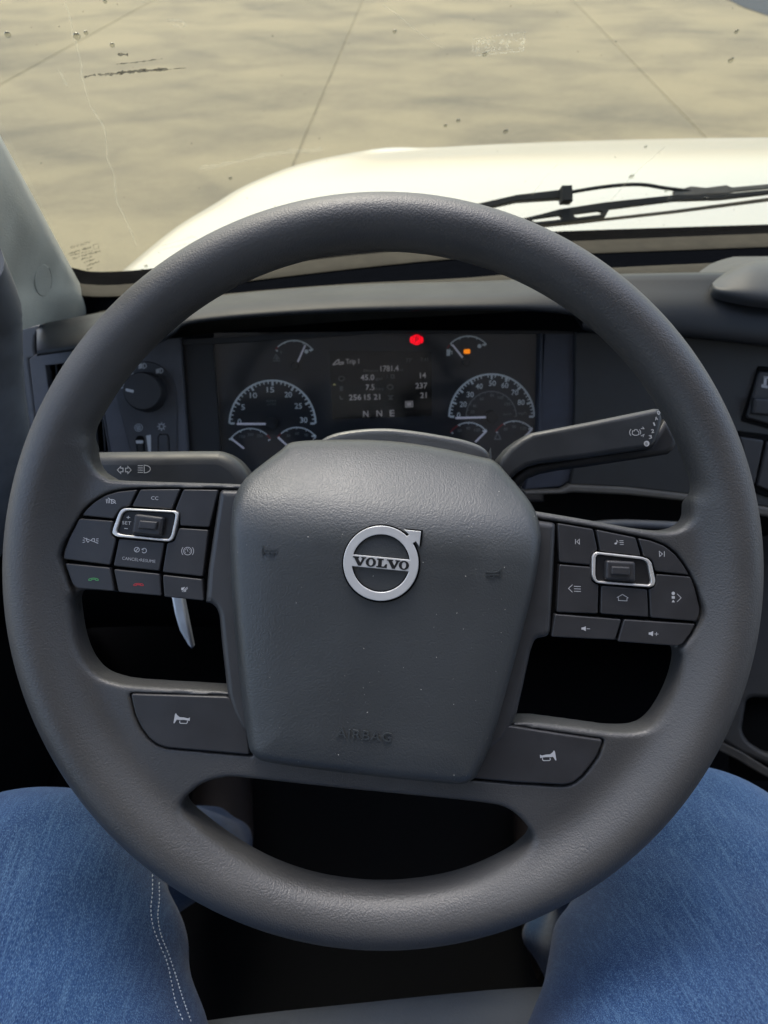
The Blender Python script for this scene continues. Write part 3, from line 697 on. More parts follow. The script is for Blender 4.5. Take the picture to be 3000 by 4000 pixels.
icon("headlamp_symbol", FD, hz, M_white, ls, lamp(*k3(1150, 1010), 1.15, 5), 3.6)
c_ = k3(872, 1115); icon("off_symbol", FD, hz, M_white, ls, [arc(c_, 10, 11, 0, 360, 18)], 4)
c_ = k3(943, 1022); icon("sidelight_symbol", FD, hz, M_white, ls, [[(c_[0]-10, c_[1]+8), (c_[0], c_[1]-8), (c_[0]+9, c_[1]+6)], [(c_[0]-10, c_[1]+8), (c_[0]+9, c_[1]+6)], [(c_[0]-3, c_[1]-2), (c_[0]+4, c_[1]+6)]], 3.6)
c_ = k3(998, 1420); icon("dimmer_symbol", FD, hz, M_dim, ls, [arc(c_, 15, 14, 0, 360, 20), arc(c_, 8, 8, 0, 360, 14), [(c_[0]-4, c_[1]+4), (c_[0]+6, c_[1]-5)], [(c_[0]-4, c_[1]-4), (c_[0]+3, c_[1]+5)]], 3.2)
c_ = k3(1163, 1412); icon("brightness_symbol", FD, hz, M_dim, ls, [arc(c_, 9, 9, 0, 360, 16)]+[[(c_[0]+10*math.cos(a*math.pi/4), c_[1]+10*math.sin(a*math.pi/4)), (c_[0]+17*math.cos(a*math.pi/4), c_[1]+17*math.sin(a*math.pi/4))] for a in range(8)], 4.2)
fplate("wheel_slot", K3((975, 1500), (990, 1478), (1030, 1480), (1040, 1500), (1046, 1640), (992, 1640)), .004, .0072, .0002, M_gap, .002, parent=ls)
fplate("thumb_wheel", K3((982, 1520), (1028, 1518), (1036, 1640), (996, 1640)), .004, .0095, .0015, M_black, .001, parent=ls)
icon("thumb_wheel_mark", FD, .0098, M_white, ls, fills=[K3((978, 1512), (1030, 1512), (1031, 1534), (980, 1535))])
icon("level_wedge", FD, hz+.0003, M_white, ls, fills=[K3((1052, 1478), (1086, 1472), (1088, 1640), (1076, 1640))])
icon("wheel_slot_outline", FD, hz, M_gap, ls, [K3((1140, 1640), (1138, 1490), (1150, 1468), (1205, 1468), (1216, 1490), (1224, 1640))], 3)
fplate("thumb_wheel", K3((1150, 1480), (1205, 1478), (1214, 1640), (1152, 1640)), .004, .0078, .0008, M_panel2, .001, parent=ls)

# ------------------------------------------------------------------ A pillar and door edge
pil = empty("pillar_trim", atY((180, 1250), .80), "light grey grained windshield pillar trim with a round plug", "pillar trim")
sec = [[(20, 1312, .66), (50, 1300, .69), (180, 1262, .80), (300, 1240, .88), (356, 1230, .925), (376, 1226, .99)],
       [(-10, 1235, .64), (35, 1210, .67), (150, 1180, .77), (275, 1165, .855), (322, 1160, .90), (340, 1158, .96)],
       [(-70, 1130, .60), (-25, 1100, .63), (110, 1072, .735), (225, 1058, .82), (268, 1060, .865), (285, 1058, .92)],
       [(-170, 800, .50), (-110, 800, .53), (0, 790, .62), (90, 795, .695), (131, 800, .74), (147, 800, .79)],
       [(-320, 420, .38), (-260, 430, .41), (-150, 435, .49), (-95, 440, .56), (-62, 440, .605), (-47, 440, .65)],
       [(-480, 60, .28), (-430, 60, .31), (-330, 60, .38), (-285, 60, .44), (-255, 60, .48), (-240, 60, .52)]]
rows = [[atY((x, y), Y) for x, y, Y in r] for r in sec]
po = wc(loft("pillar_cover", rows, M_pillar, None, 6, 6, 60), pil)
bp_ = BVHTree.FromPolygons([v.co.copy() for v in po.data.vertices], [tuple(p.vertices) for p in po.data.polygons])
d = ray((166, 1094)).normalized(); loc_, nr_, _, _ = bp_.ray_cast(CAM_P, d)
if nr_.dot(d) > 0: nr_ = -nr_
FP = Frame(loc_, Vector((1, 0, 0)), None, nr_)
o = plate("plug_groove", [FP.pts(arc((166, 1094), 36, 67, 0, 360, 36)[:-1], .0004)], -.004, .0006, 0, M_fascia); o.data.transform(FP.M); wc(o, pil)
o = plate("plug", [FP.pts(arc((167, 1094), 33, 63, 0, 360, 36)[:-1], .001)], -.004, .0016, .0008, M_pillar); o.data.transform(FP.M); wc(o, pil)
wc(tube("window_seal", [atY(p, y) for p, y in (((-60, 1010), .575), ((-5, 1110), .60), (K0((60, 420))[0], .615), (K0((118, 530))[0], .63))], [.010, .009, .008, .003], M_gap, None, 10, 5), pil)
door = empty("door_edge", atX((20, 1800), -.40), "grey rounded door grip edge along the left side", "door trim")
wc(tube("grip", [atY(p, y) for p, y in (((-150, 1010), .50), ((-118, 1120), .52), ((-92, 1200), .54), ((-84, 1305), .545), ((-74, 1407), .55), ((-62, 1529), .55), ((-36, 1692), .55), ((-30, 1850), .55), ((-80, 2050), .55), ((-190, 2260), .55))], [.026, .030, .032, .032, .032, .032, .032, .032, .032, .028], plain("door_grip_plastic", (.14, .145, .155), .5, bump=.15), None, 20, 5), door)
wc(box("door_panel", (-.535, .1, 1.66), (.07, 1.7, .68), M_carpet, None, .02), door)
# ------------------------------------------------------------------ instrument cluster
CLN = FN
FCL = Frame(FD.o - FN*.018, Vector((1, 0, 0)), None, FN)
clu = empty("instrument_cluster", FCL.M, "black glass instrument cluster with round dials and centre trip display", "instrument cluster")
M_face = plain("cluster_face", (.016, .018, .023), .35, nscale=8, noise=.15)
M_mark = plain("dial_print", (.66, .69, .69), .5, noise=.05, emit=(.8, .9, .9), estr=.01)
M_mark2 = plain("dial_print_dim", (.16, .17, .17), .5, noise=.05)
M_need = plain("needle_white", (.75, .72, .76), .4, noise=.03, emit=(.9, .85, 1), estr=.03)
M_lcd = plain("display_print", (.36, .32, .31), .5, noise=.05, emit=(1, .93, .9), estr=.03)
M_lcd2 = plain("display_print_dim", (.07, .07, .065), .5, noise=.05, emit=(.8, .8, .75), estr=.004)
M_redl = plain("red_lamp", (.5, .0, .02), .5, noise=0, emit=(1, .0, .012), estr=.5)
M_ora = plain("orange_lamp", (.6, .25, .0), .5, noise=0, emit=(1, .24, .0), estr=.34)
M_redd = plain("red_dial_print", (.22, .015, .02), .5, noise=.05)
plate("face", [FCL.pts([(835, 1300), (2125, 1290), (2125, 1960), (835, 1960)])], -.01, 0, .001, M_face, clu)
def dial(cpx, r, a0, a1, major, minor, names, up=1.0, ticks=True, wid=7, mat=M_mark, namescale=20, nr=.74, numat=None, label=None, gap=0):
    """dial scale: arc, ticks and numerals in pixels round centre cpx"""
    g = tag(bpy.data.objects.new("dial", None)); COL.objects.link(g); g.parent = clu
    L = [arc(cpx, r, r, a0, a1, 44)]
    icon("scale_arc", FCL, .0006, mat, g, L, wid)
    T, t2 = [], []
    n = len(major)
    for k, f in enumerate(major):
        a = R_(a0+(a1-a0)*f); c, s_ = math.cos(a), math.sin(a)
        T.append([(cpx[0]+c*r*.985, cpx[1]-s_*r*.985), (cpx[0]+c*r*.88, cpx[1]-s_*r*.88)])
    for f in minor:
        a = R_(a0+(a1-a0)*f); c, s_ = math.cos(a), math.sin(a)
        t2.append([(cpx[0]+c*r*.985, cpx[1]-s_*r*.985), (cpx[0]+c*r*.925, cpx[1]-s_*r*.925)])
    if T: tag(icon("major_ticks", FCL, .0006, mat, g, T, wid*1.1), kind="stuff")
    if t2: tag(icon("minor_ticks", FCL, .0006, mat, g, t2, wid*.62), kind="stuff")
    for txt, x, y, hh in names:
        wd = hh*.68*len(txt)
        fit_text("numeral", txt, FCL, .0006, (x-wd/2, y+hh/2), (x+wd/2, y+hh/2), hh, numat or mat, g, bold=.012)
    return g
def k1(x, y): return KC1((x, y))[0]
def k2(x, y): return KC2((x, y))[0]
def nm(K, L, h): return [(t, *K(x, y), h) for t, x, y in L]
tc_ = k1(508, 958)
g1 = dial(tc_, 168, 180, 0, [k/6 for k in range(7)], [k/30 for k in range(30) if k % 5], nm(k1, [("0", 204, 940), ("5", 236, 806), ("10", 333, 697), ("15", 490, 645), ("20", 655, 690), ("25", 748, 795), ("30", 798, 925)], 21))
for t_, y in (("RPM", 762), ("x100", 790)): fit_text("unit_print", t_, FCL, .0006, k1(455, y), k1(540, y-2), 9, M_mark2, g1)
sc_ = k2(997, 895)
g2 = dial(sc_, 166, 180, 0, [k/9 for k in (1, 2, 3, 4.5-.0, 5.6, 6.7, 8)]+[0, 1], [k/36 for k in range(36) if k % 4], nm(k2, [("0", 690, 880), ("20", 733, 780), ("30", 798, 690), ("40", 880, 613), ("50", 1002, 585), ("60", 1118, 605), ("70", 1210, 670), ("80", 1268, 762)], 20))
fit_text("unit_print", "mph", FCL, .0006, k2(1240, 878), k2(1318, 872), 12, M_mark2, g2)
g3 = dial(k2(993, 893), 98, 180, 0, [], [k/12 for k in range(13)], nm(k2, [("20", 818, 850), ("40", 838, 795), ("60", 905, 730), ("80", 1000, 697), ("100", 1078, 718), ("120", 1142, 778)], 11), wid=4, mat=M_mark2)
fit_text("unit_print", "km/h", FCL, .0006, k2(1108, 882), k2(1180, 878), 8, M_mark2, g3)
def small(K, c, r, a0, a1, nums, red=None):
    g = dial(K(*c), r/2.37, a0, a1, [0, 1], [.27, .5, .73], [(t, *K(x, y), 11) for t, x, y in nums], wid=4.5, numat=M_mark2)
    if red: icon("red_zone", FCL, .0008, M_redd, g, [arc(K(*c), r/2.37, r/2.37, *red, 8)], 6)
    return g
small(k1, (707, 407), 217, 142, 38, [("0", 588, 298)], (142, 134))
small(k2, (780, 375), 225, 137, 43, [], (150, 140))
small(k1, (305, 1231), 226, 145, 35, [("150", 230, 1078), ("200", 305, 1060), ("250", 390, 1072)], (48, 35))
small(k1, (735, 1215), 220, 145, 37, [("30", 655, 1070), ("60", 735, 1050), ("90", 820, 1065)], (145, 132))
small(k2, (785, 1152), 202, 145, 37, [("60", 700, 1022), ("90", 778, 1002), ("120", 862, 1018)], (147, 120))
small(k2, (1210, 1142), 207, 148, 38, [("60", 1125, 1008), ("90", 1203, 988), ("120", 1290, 1002)], (148, 120))
def needle(K, a, b, w0, hub=None):
    p, q = K(*a), K(*b)
    o = icon("needle", FCL, .006, M_need, clu, [[p, q]], w0)
    if hub: plate("needle_hub", [FCL.pts(arc(K(*hub[:2]), hub[2]/2.37, hub[2]/2.37, 0, 360, 24)[:-1], .005)], 0, .007, .0012, M_black, clu)
needle(k1, (178, 962), (445, 962), 8, (500, 958, 55)); needle(k2, (662, 908), (948, 900), 8, (1000, 898, 58))
needle(k1, (742, 388), (812, 232), 7, (715, 430, 36)); needle(k2, (728, 348), (632, 228), 7, (760, 395, 36))
needle(k1, (245, 1190), (140, 1108), 7); needle(k1, (650, 1170), (560, 1085), 7); needle(k2, (845, 1130), (948, 1028), 7); needle(k2, (1300, 1085), (1372, 1008), 7)
for K, x, y in ((k1, 822, 292), (k2, 884, 242)):
    icon("full_mark", FCL, .0007, M_mark, clu, fills=[arc(K(x, y), 8, 8, 0, 360, 14)[:-1]])
for K, x, y in ((k1, 880, 275), (k1, 905, 1072), (k2, 945, 226), (k1, 140, 1100), (k2, 948, 1025), (k2, 1372, 1005)):
    c = K(x, y); icon("scale_end", FCL, .0007, M_mark, clu, fills=[[(c[0]-16, c[1]), (c[0], c[1]-6), (c[0]+3, c[1]+2), (c[0]-14, c[1]+5)]])
c = k1(545, 350); icon("exhaust_fluid_symbol", FCL, .0007, M_mark2, clu, [[(c[0]-14, c[1]+12), (c[0]+14, c[1]+12)], [(c[0]-12, c[1]+5), (c[0]-2, c[1]-14), (c[0]+12, c[1]+6)], [(c[0]-6, c[1]+4), (c[0]+6, c[1]+2)], [(c[0]-2, c[1]-6), (c[0]+4, c[1]+8)]], 3.5)
c = k2(603, 300); icon("fuel_pump_symbol", FCL, .0007, M_mark, clu, [[(c[0]+5, c[1]-6), (c[0]+11, c[1]-4), (c[0]+10, c[1]+8)]], 3, [[(c[0]-10, c[1]-12), (c[0]+5, c[1]-13), (c[0]+4, c[1]+13), (c[0]-10, c[1]+14)]])
c = k2(1052, 1080); icon("axle_symbol", FCL, .0007, M_mark2, clu, [[(c[0]-14, c[1]+10), (c[0]+14, c[1]+10)], [(c[0]-10, c[1]+4), (c[0], c[1]-14), (c[0]+10, c[1]+4)], [(c[0]-12, c[1]+4), (c[0]-4, c[1]+10)], [(c[0]+12, c[1]+4), (c[0]+4, c[1]+10)]], 4)
# warning lamps
c = k2(302, 183); icon("parking_brake_lamp", FCL, .0009, M_redl, clu, [arc(c, 19, 18, 0, 360, 28), arc(c, 24, 22, 145, 215, 10), arc(c, 24, 22, -35, 35, 10)], 4, [arc(c, 15, 14, 0, 360, 20)[:-1]])
M_redk = plain("lamp_letter", (.02, .0, .002), .5, noise=0, emit=(.5, 0, .01), estr=.08)
icon("parking_brake_letter", FCL, .0013, M_redk, clu, [[(c[0]-4, c[1]+10), (c[0]-4, c[1]-8), (c[0]+3, c[1]-8), (c[0]+7, c[1]-4), (c[0]+3, c[1]+1), (c[0]-3, c[1]+1)]], 4)
c = k2(768, 292); icon("low_fuel_lamp", FCL, .0009, M_ora, clu, fills=[[(p.x, p.y) for p in round_poly([(c[0]-13, c[1]-8), (c[0]+12, c[1]-10), (c[0]+13, c[1]+8), (c[0]-12, c[1]+9)], 5)]])
# trip display
plate("display", [FCL.pts(round_poly(KD((122, 70), (1545, 88), (1545, 965), (172, 1015)), 4), .0012)], 0, .0012, .0003, plain("display_glass", (.005, .005, .006), .2, noise=.05), clu)
def dt(txt, x0, x1, y, h, mat=M_lcd):
    fit_text("display_text", txt, FCL, .0014, KD((x0, y))[0], KD((x1, y-(x1-x0)*.025))[0], h/3.53, mat, clu, bold=.012)
dt("Trip 1", 358, 540, 252, 66, M_lcd); dt("1781.4", 835, 1085, 355, 76); dt("45.0", 560, 748, 478, 74); dt("14", 1378, 1462, 448, 74); dt("7.5", 630, 752, 612, 74); dt("237", 1316, 1480, 590, 74)
dt("256", 400, 570, 752, 74); dt("15", 612, 698, 748, 74); dt("21", 742, 830, 744, 74); dt("21", 1382, 1470, 722, 74)
dt("N", 596, 668, 982, 84); dt("N", 780, 856, 976, 84); dt("E", 962, 1028, 974, 84)
dt("73°", 1185, 1275, 225, 48, M_lcd2); dt("7:41", 1385, 1490, 215, 48, M_lcd2); dt("Distance", 600, 805, 362, 34, M_lcd2); dt("mpg", 765, 880, 610, 34, M_lcd2); dt("gal", 765, 860, 474, 34, M_lcd2); dt("mi", 1095, 1145, 350, 30, M_lcd2)
def kd(*p): return KD(*p)
icon("truck_symbol", FCL, .0014, M_lcd, clu, [kd((175, 265), (240, 200), (262, 195), (258, 245), (180, 268)), kd((262, 262), (322, 250), (320, 228), (268, 235))], 4)
icon("row_symbols", FCL, .0014, M_lcd2, clu, [arc(kd((297, 455))[0], 11, 9, 0, 360, 14), arc(kd((968, 572))[0], 11, 9, 0, 360, 14), kd((940, 690), (1005, 690), (950, 740), (1000, 740), (940, 690)), kd((270, 690), (285, 735), (320, 738)), kd((925, 400), (925, 450)), kd((980, 400), (1020, 405), (1020, 450), (980, 445), (980, 400))], 4, [kd((270, 560), (315, 558), (315, 625), (270, 628))])
icon("lane_symbol", FCL, .0014, M_lcd, clu, [kd((1180, 775), (1275, 768), (1278, 842), (1182, 848), (1180, 775))], 3, [kd((1195, 785), (1262, 780), (1264, 830), (1198, 834))])
icon("selection_mark", FCL, .0014, plain("display_yellow", (.3, .28, .1), .5, noise=0, emit=(.9, .85, .4), estr=.06), clu, fills=[kd((175, 548), (195, 520), (225, 545))])
# glossy cover sheet
def cover_mat():
    m = bpy.data.materials.new("cluster_lens"); m.use_nodes = True; n = m.node_tree; n.nodes.clear()
    t = N(n, "ShaderNodeBsdfTransparent"); t.inputs[0].default_value = (.93, .94, .95, 1)
    g = N(n, "ShaderNodeBsdfGlossy"); g.inputs["Roughness"].default_value = .10
    mx = N(n, "ShaderNodeMixShader"); n.links.new(schlick(n, .036), mx.inputs[0]); n.links.new(t.outputs[0], mx.inputs[1]); n.links.new(g.outputs[0], mx.inputs[2])
    o = N(n, "ShaderNodeOutputMaterial"); n.links.new(mx.outputs[0], o.inputs[0]); return m
plate("lens", [FCL.pts([(836, 1300), (2118, 1290), (2118, 1950), (836, 1950)], .009)], .008, .009, 0, cover_mat(), clu)

# ------------------------------------------------------------------ steering wheel frame
WC = c2w(-.00104, .03982, .4429)
nc = Vector((-.00389, .03273, -1)).normalized()
WN = (_r*nc.x - _u*nc.y + _f*nc.z).normalized()
FW = Frame(WC, _r, None, WN)
RR, RZ = .0168, .0190; RC = .2346-RR

# column shroud and stalks
col = empty("steering_column", FW.M, "grey rounded steering column shroud behind the airbag cover", "steering column")
top_sh = KA((490, 175), (520, 110), (590, 66), (700, 45), (830, 38), (950, 48), (1080, 68), (1200, 92), (1280, 122), (1318, 160), (1330, 210))
rows = []
for h, dx, sc in ((-.062, 0, 1), (-.066, 0, 1.0), (-.090, 0, 1.02), (-.14, 0, 1.02), (-.22, 0, .98)):
    P = FW.pts(top_sh, -.064); cxm = sum(p[0] for p in P)/len(P); yb = P[0][1]-.05
    L = [Vector((cxm+(x-cxm)*sc, y+(.0 if h > -.063 else .002)-(abs(h)-.064)*.12, h)) for x, y in P]
    if h == -.062: L = [Vector((cxm+(p.x-cxm)*.965, p.y-.006, h)) for p in L]
    L = [Vector((L[0].x-.004, yb-.10, h))]+L+[Vector((L[-1].x+.004, yb-.10, h))]
    rows.append(L)
rows.insert(0, [Vector((cxm+(p.x-cxm)*.88, p.y-.016, -.0605)) for p in rows[0]])
loft("shroud", rows, plain("shroud_plastic", (.060, .063, .066), .36, spec=.9, bump=.3, bscale=900), col, 4, 4, 60)
plate("column_body", [[(-.075, -.12), (.085, -.12), (.085, .05), (-.075, .05)]], -.30, -.075, .01, M_carpet, col)
def stalk(name, outline, z0, z1, bev, label, mat=M_stalk):
    e = empty(name, FW.M, label, "stalk")
    return e
st = empty("turn_signal_stalk", FW.M, "black lever with turn arrows and headlamp symbol above left spoke", "stalk")
SO = [(280, 1770), (340, 1764), (600, 1761), (820, 1759), (862, 1764), (900, 1780), (935, 1808), (965, 1850), (985, 1910), (960, 1960), (600, 1960), (280, 1950)]
plate("lever", [FW.pts([(p.x, p.y) for p in catmull(SO, 4, True)], -.065)], -.096, -.066, .010, M_stalk, st, 60, 5)
hS = -.0655
c = K3((895, 1725))[0]
def arrow(c, s): return [(c[0]+s*27, c[1]), (c[0]+s*14, c[1]-14), (c[0]+s*14, c[1]-7), (c[0]+s*5, c[1]-7), (c[0]+s*5, c[1]+7), (c[0]+s*14, c[1]+7), (c[0]+s*14, c[1]+14), (c[0]+s*27, c[1])]
icon("turn_symbol", FW, hS, M_white, st, [arrow(c, -1), arrow(c, 1)], 3)
c = K3((1040, 1718))[0]
icon("headlamp_symbol", FW, hS, M_white, st, [[(c[0]-1, c[1]-15)]+arc((c[0]-1, c[1]), 24, 15, 90, -90, 12)+[(c[0]-1, c[1]-15)]]+[[(c[0]-26, c[1]-13+k*8.7), (c[0]-6, c[1]-13+k*8.7)] for k in range(4)], 3)
sr = empty("engine_brake_stalk", FW.M, "angular black lever with engine brake positions right of the cluster", "stalk")
UP = [(1940, 1830), (1953, 1795), (1990, 1750), (2033, 1716), (2079, 1690), (2300, 1648), (2560, 1595), (2580, 1596), (2592, 1636), (2580, 1690), (2566, 1726), (2550, 1745), (2530, 1754), (2300, 1788), (2110, 1812), (2060, 1825), (2020, 1850), (1985, 1885)]
LO = [(1985, 1885), (2060, 1815), (2300, 1770), (2540, 1735), (2598, 1636), (2625, 1668), (2645, 1700), (2648, 1728), (2636, 1755), (2614, 1774), (2300, 1822), (2180, 1838), (2110, 1852), (2060, 1872), (2010, 1925)]
plate("lever", [FW.pts(UP, -.062)], -.092, -.062, .004, M_stalk, sr, 60, 5)
plate("lower_lever", [FW.pts(LO, -.068)], -.098, -.068, .004, M_black, sr, 60, 3)
hS = -.0617
def k5(x, y): return K5((x, y))[0]
for t_, x, y in (("0", 1016, 1086), ("A", 1002, 1120), ("1", 992, 1152), ("2", 980, 1194), ("3", 967, 1228)):
    p = k5(x, y); fit_text("position_mark", t_, FW, hS, (p[0]-(3 if t_ == "1" else 6), p[1]), (p[0]+(2 if t_ == "1" else 6), p[1]-2), 14, M_white, sr, bold=.01)
p = k5(944, 1256); icon("badge", FW, hS+.0001, M_white, sr, fills=[arc(p, 11, 11, 0, 360, 20)[:-1]])
fit_text("badge_letter", "B", FW, hS+.0003, (p[0]-4, p[1]+6), (p[0]+4, p[1]+5), 11, M_blackprint, sr)
p = k5(880, 1190)
icon("engine_brake_symbol", FW, hS, M_white, sr, [[(p[0]-14, p[1]+6), (p[0]-13, p[1]-6), (p[0]-5, p[1]-6), (p[0]-4, p[1]-11), (p[0]+5, p[1]-11), (p[0]+6, p[1]-6), (p[0]+12, p[1]-3), (p[0]+12, p[1]+8), (p[0]+5, p[1]+11), (p[0]-6, p[1]+11), (p[0]-14, p[1]+6)],
     arc(p, 24, 20, 140, 220, 8), arc(p, 19, 16, -30, 45, 6), [(p[0]+20, p[1]-16), (p[0]+32, p[1]-14), (p[0]+27, p[1]-22)], [(p[0]+20, p[1]+14), (p[0]+32, p[1]+8), (p[0]+28, p[1]+18)]], 2.6)
# pale tapering lever hanging under the left spoke
lv = empty("column_lever", FW.M, "pale blade-like lever hanging below the left spoke buttons", "lever")
plate("blade", [FW.pts(KL((1105, 860), (1180, 860), (1250, 1205), (1240, 1220), (1215, 1195), (1160, 1100), (1128, 990)), -.12)], -.128, -.12, .002, plain("pale_metal", (.55, .58, .62), .35, metal=.3), lv)

# ------------------------------------------------------------------ steering wheel
whl = empty("steering_wheel", FW.M, "large dark grained steering wheel turned slightly to the right", "steering wheel")
def circ_pts(a0, a1, n, r=RC): return [(r*math.cos(R_(a0+(a1-a0)*k/n)), r*math.sin(R_(a0+(a1-a0)*k/n))) for k in range(n+1)]
HP = .004                                       # height of the spoke faces over the rim's mid plane
def ang(p): return math.degrees(math.atan2(p[1], p[0]))
tl = FW.pts([(p.x, p.y) for p in catmull([(325, 1745), (334, 1779), (347, 1811), (374, 1844), (412, 1866), (467, 1877), (900, 1890), (1200, 1905)], 5)], HP)
trr = FW.pts([(p.x, p.y) for p in catmull([(1800, 1950), (2105, 1999), (2301, 2032), (2482, 2065), (2579, 2077), (2639, 2074), (2687, 2053), (2714, 2023), (2722, 1969)], 5)], HP)
TOP = tl+trr+circ_pts(ang(trr[-1]), ang(tl[0]), 40)
LEFT = FW.pts([(p.x, p.y) for p in catmull([(263, 2355), (271, 2330), (289, 2314), (330, 2311), (530, 2324), (802, 2352), (900, 2360), (960, 2500), (940, 2710), (862, 2702), (530, 2682), (434, 2666), (374, 2641), (331, 2599), (301, 2547), (280, 2481), (268, 2403)], 4, True)], HP)
RIGHT = FW.pts([(p.x, p.y) for p in catmull([(2040, 2480), (2151, 2487), (2404, 2508), (2610, 2527), (2650, 2535), (2670, 2556), (2675, 2590), (2663, 2656), (2639, 2720), (2603, 2784), (2561, 2833), (2518, 2857), (2464, 2866), (2386, 2864), (2338, 2857), (2100, 2825), (1960, 2808), (1980, 2600)], 4, True)], HP)
bo = [(702, 3151), (733, 3110), (795, 3064), (866, 3045), (938, 3043), (1317, 3084), (1686, 3120), (1901, 3144), (1983, 3164), (2045, 3213), (2081, 3264), (2086, 3294), (2066, 3330), (1990, 3392), (1830, 3470), (1666, 3510), (1491, 3525), (1317, 3510), (1164, 3475), (1010, 3410), (856, 3310), (745, 3220), (708, 3180)]
BOT = FW.pts([(p.x, p.y) for p in catmull(bo, 4, True)], HP)
PL = FW.pts([(p.x, p.y) for p in catmull(KL((396, 620), (408, 560), (438, 495), (510, 362), (555, 302), (608, 258), (680, 216), (760, 191), (900, 176)), 4)]+KL((1420, 178), (1560, 186), (1560, 960), (1330, 960), (1050, 930), (760, 900), (470, 870), (450, 820), (408, 670)), HP)
PR = FW.pts(KR((120, 370), (285, 394), (530, 432), (810, 488), (905, 508), (1000, 546), (1070, 600), (1120, 668), (1165, 745), (1200, 830), (1232, 955), (1228, 1005), (1205, 1060), (1165, 1130), (1115, 1200), (1080, 1240), (670, 1215), (150, 1180)), HP)
PHL = FW.pts(KBL((838, 13), (1480, 34), (1620, 200), (1640, 425), (1080, 374), (1015, 352), (960, 310), (910, 244), (872, 162), (850, 72)), HP)
PHR = FW.pts([(1900, 2820), (2180, 2862), (2360, 2888), (2358, 2910), (2338, 2957), (2307, 3001), (2276, 3038), (2244, 3064), (2206, 3075), (2018, 3064), (1800, 3045)], HP)
HS = .0013
gx, gy_, gz = grid3(-.240, .240, -.240, .240, -.030, .026, HS)
X2, Y2 = np.meshgrid(gx, gy_, indexing='ij'); r2 = np.hypot(X2, Y2)
sdS = r2-RC
for P in (TOP, LEFT, RIGHT, BOT): sdS = np.maximum(sdS, -sd_poly(P, X2, Y2))
pocket = np.minimum.reduce([sd_poly(P, X2, Y2) for P in (PL, PR, PHL, PHR)])
SDF = np.empty((len(gx), len(gy_), len(gz)), np.float32)
q = r2-RC
for k, z in enumerate(gz):
    kk = np.sqrt((q/RR)**2+(z/RZ)**2)+1e-9; kd_ = np.sqrt((q/RR**2)**2+(z/RZ**2)**2)+1e-9
    rim = kk*(kk-1)/kd_
    sp = extr(sdS, z, HP-.011, .011, .0032)
    d = smin(rim, sp, .016)
    pc = np.maximum(pocket, (HP-.006)-z)                 # pockets for the switch packs and horn pads
    SDF[:, :, k] = smax(d, -pc, .0012)
V, Q = surface_nets(SDF, (gx[0], gy_[0], gz[0]), HS)
for _ in range(2):                                        # light relaxation of the skin
    e = np.concatenate([Q[:, [0, 1]], Q[:, [1, 2]], Q[:, [2, 3]], Q[:, [3, 0]]]); acc = np.zeros_like(V); ct = np.zeros(len(V))
    np.add.at(acc, e[:, 0], V[e[:, 1]]); np.add.at(ct, e[:, 0], 1); np.add.at(acc, e[:, 1], V[e[:, 0]]); np.add.at(ct, e[:, 1], 1)
    V = V*.5+acc/ct[:, None]*.5
np_mesh("rim", V, Q, M_rim, whl)
# switch pack floors
plate("switch_base", [FW.pts(KL((405, 612), (415, 560), (445, 500), (518, 366), (610, 268), (760, 200), (900, 184), (1420, 186), (1540, 192), (1540, 930), (1330, 912), (1050, 884), (760, 852), (500, 830), (466, 796), (418, 664)), HP)], -.012, HP-.004, .001, M_gap, whl)
plate("switch_base", [FW.pts(KR((120, 376), (285, 400), (530, 440), (810, 496), (990, 555), (1100, 665), (1160, 750), (1220, 960), (1195, 1055), (1105, 1188), (1070, 1200), (670, 1170), (240, 1140), (100, 1130)), HP)], -.012, HP-.004, .001, M_gap, whl)
HB = HP+.0012
def button(px, K, extra=0.0, mat=M_btn, name="button", rnd=.0011):
    P = FW.pts(K(*px), HB+extra)
    c = Vector((sum(p[0] for p in P)/len(P), sum(p[1] for p in P)/len(P)))
    P = [Vector(p) for p in P]; n = len(P); Q_ = []
    for i in range(n):                                    # pull the outline in for the joint
        a, b, d_ = P[i-1], P[i], P[(i+1) % n]; e1 = (b-a).normalized(); e2 = (d_-b).normalized()
        n1, n2 = Vector((-e1.y, e1.x)), Vector((-e2.y, e2.x)); m = n1+n2
        m = m/max(m.dot(n1), .35) if m.length > 1e-6 else n1
        if m.length > 2.0: m = m*(2.0/m.length)
        Q_.append((b, m))
    area = sum(P[i-1].x*P[i].y-P[i].x*P[i-1].y for i in range(n)); sg = 1 if area > 0 else -1
    P = [b+m*(.00035*sg) for b, m in Q_]
    return plate(name, [round_poly(P, rnd, 3)], HP-.006, HB+extra, .0007, mat, whl, 50, 2)
BL = [((525, 358), (560, 310), (610, 265), (680, 222), (760, 198), (895, 183), (842, 296), (790, 306), (768, 330), (737, 380)),
      ((908, 182), (1172, 180), (1118, 318), (848, 298)),
      ((1185, 182), (1418, 185), (1360, 435), (1163, 424), (1160, 340), (1130, 320)),
      ((512, 370), (738, 387), (722, 455), (730, 488), (758, 500), (716, 680), (405, 640), (410, 590), (440, 510)),
      ((768, 502), (1070, 527), (1035, 718), (730, 685)),
      ((1158, 432), (1355, 445), (1318, 755), (1048, 725), (1080, 530), (1125, 518)),
      ((415, 660), (715, 690), (745, 850), (495, 830), (465, 800)),
      ((732, 698), (1038, 730), (1050, 880), (765, 855)),
      ((1050, 735), (1315, 765), (1325, 912), (1060, 885))]
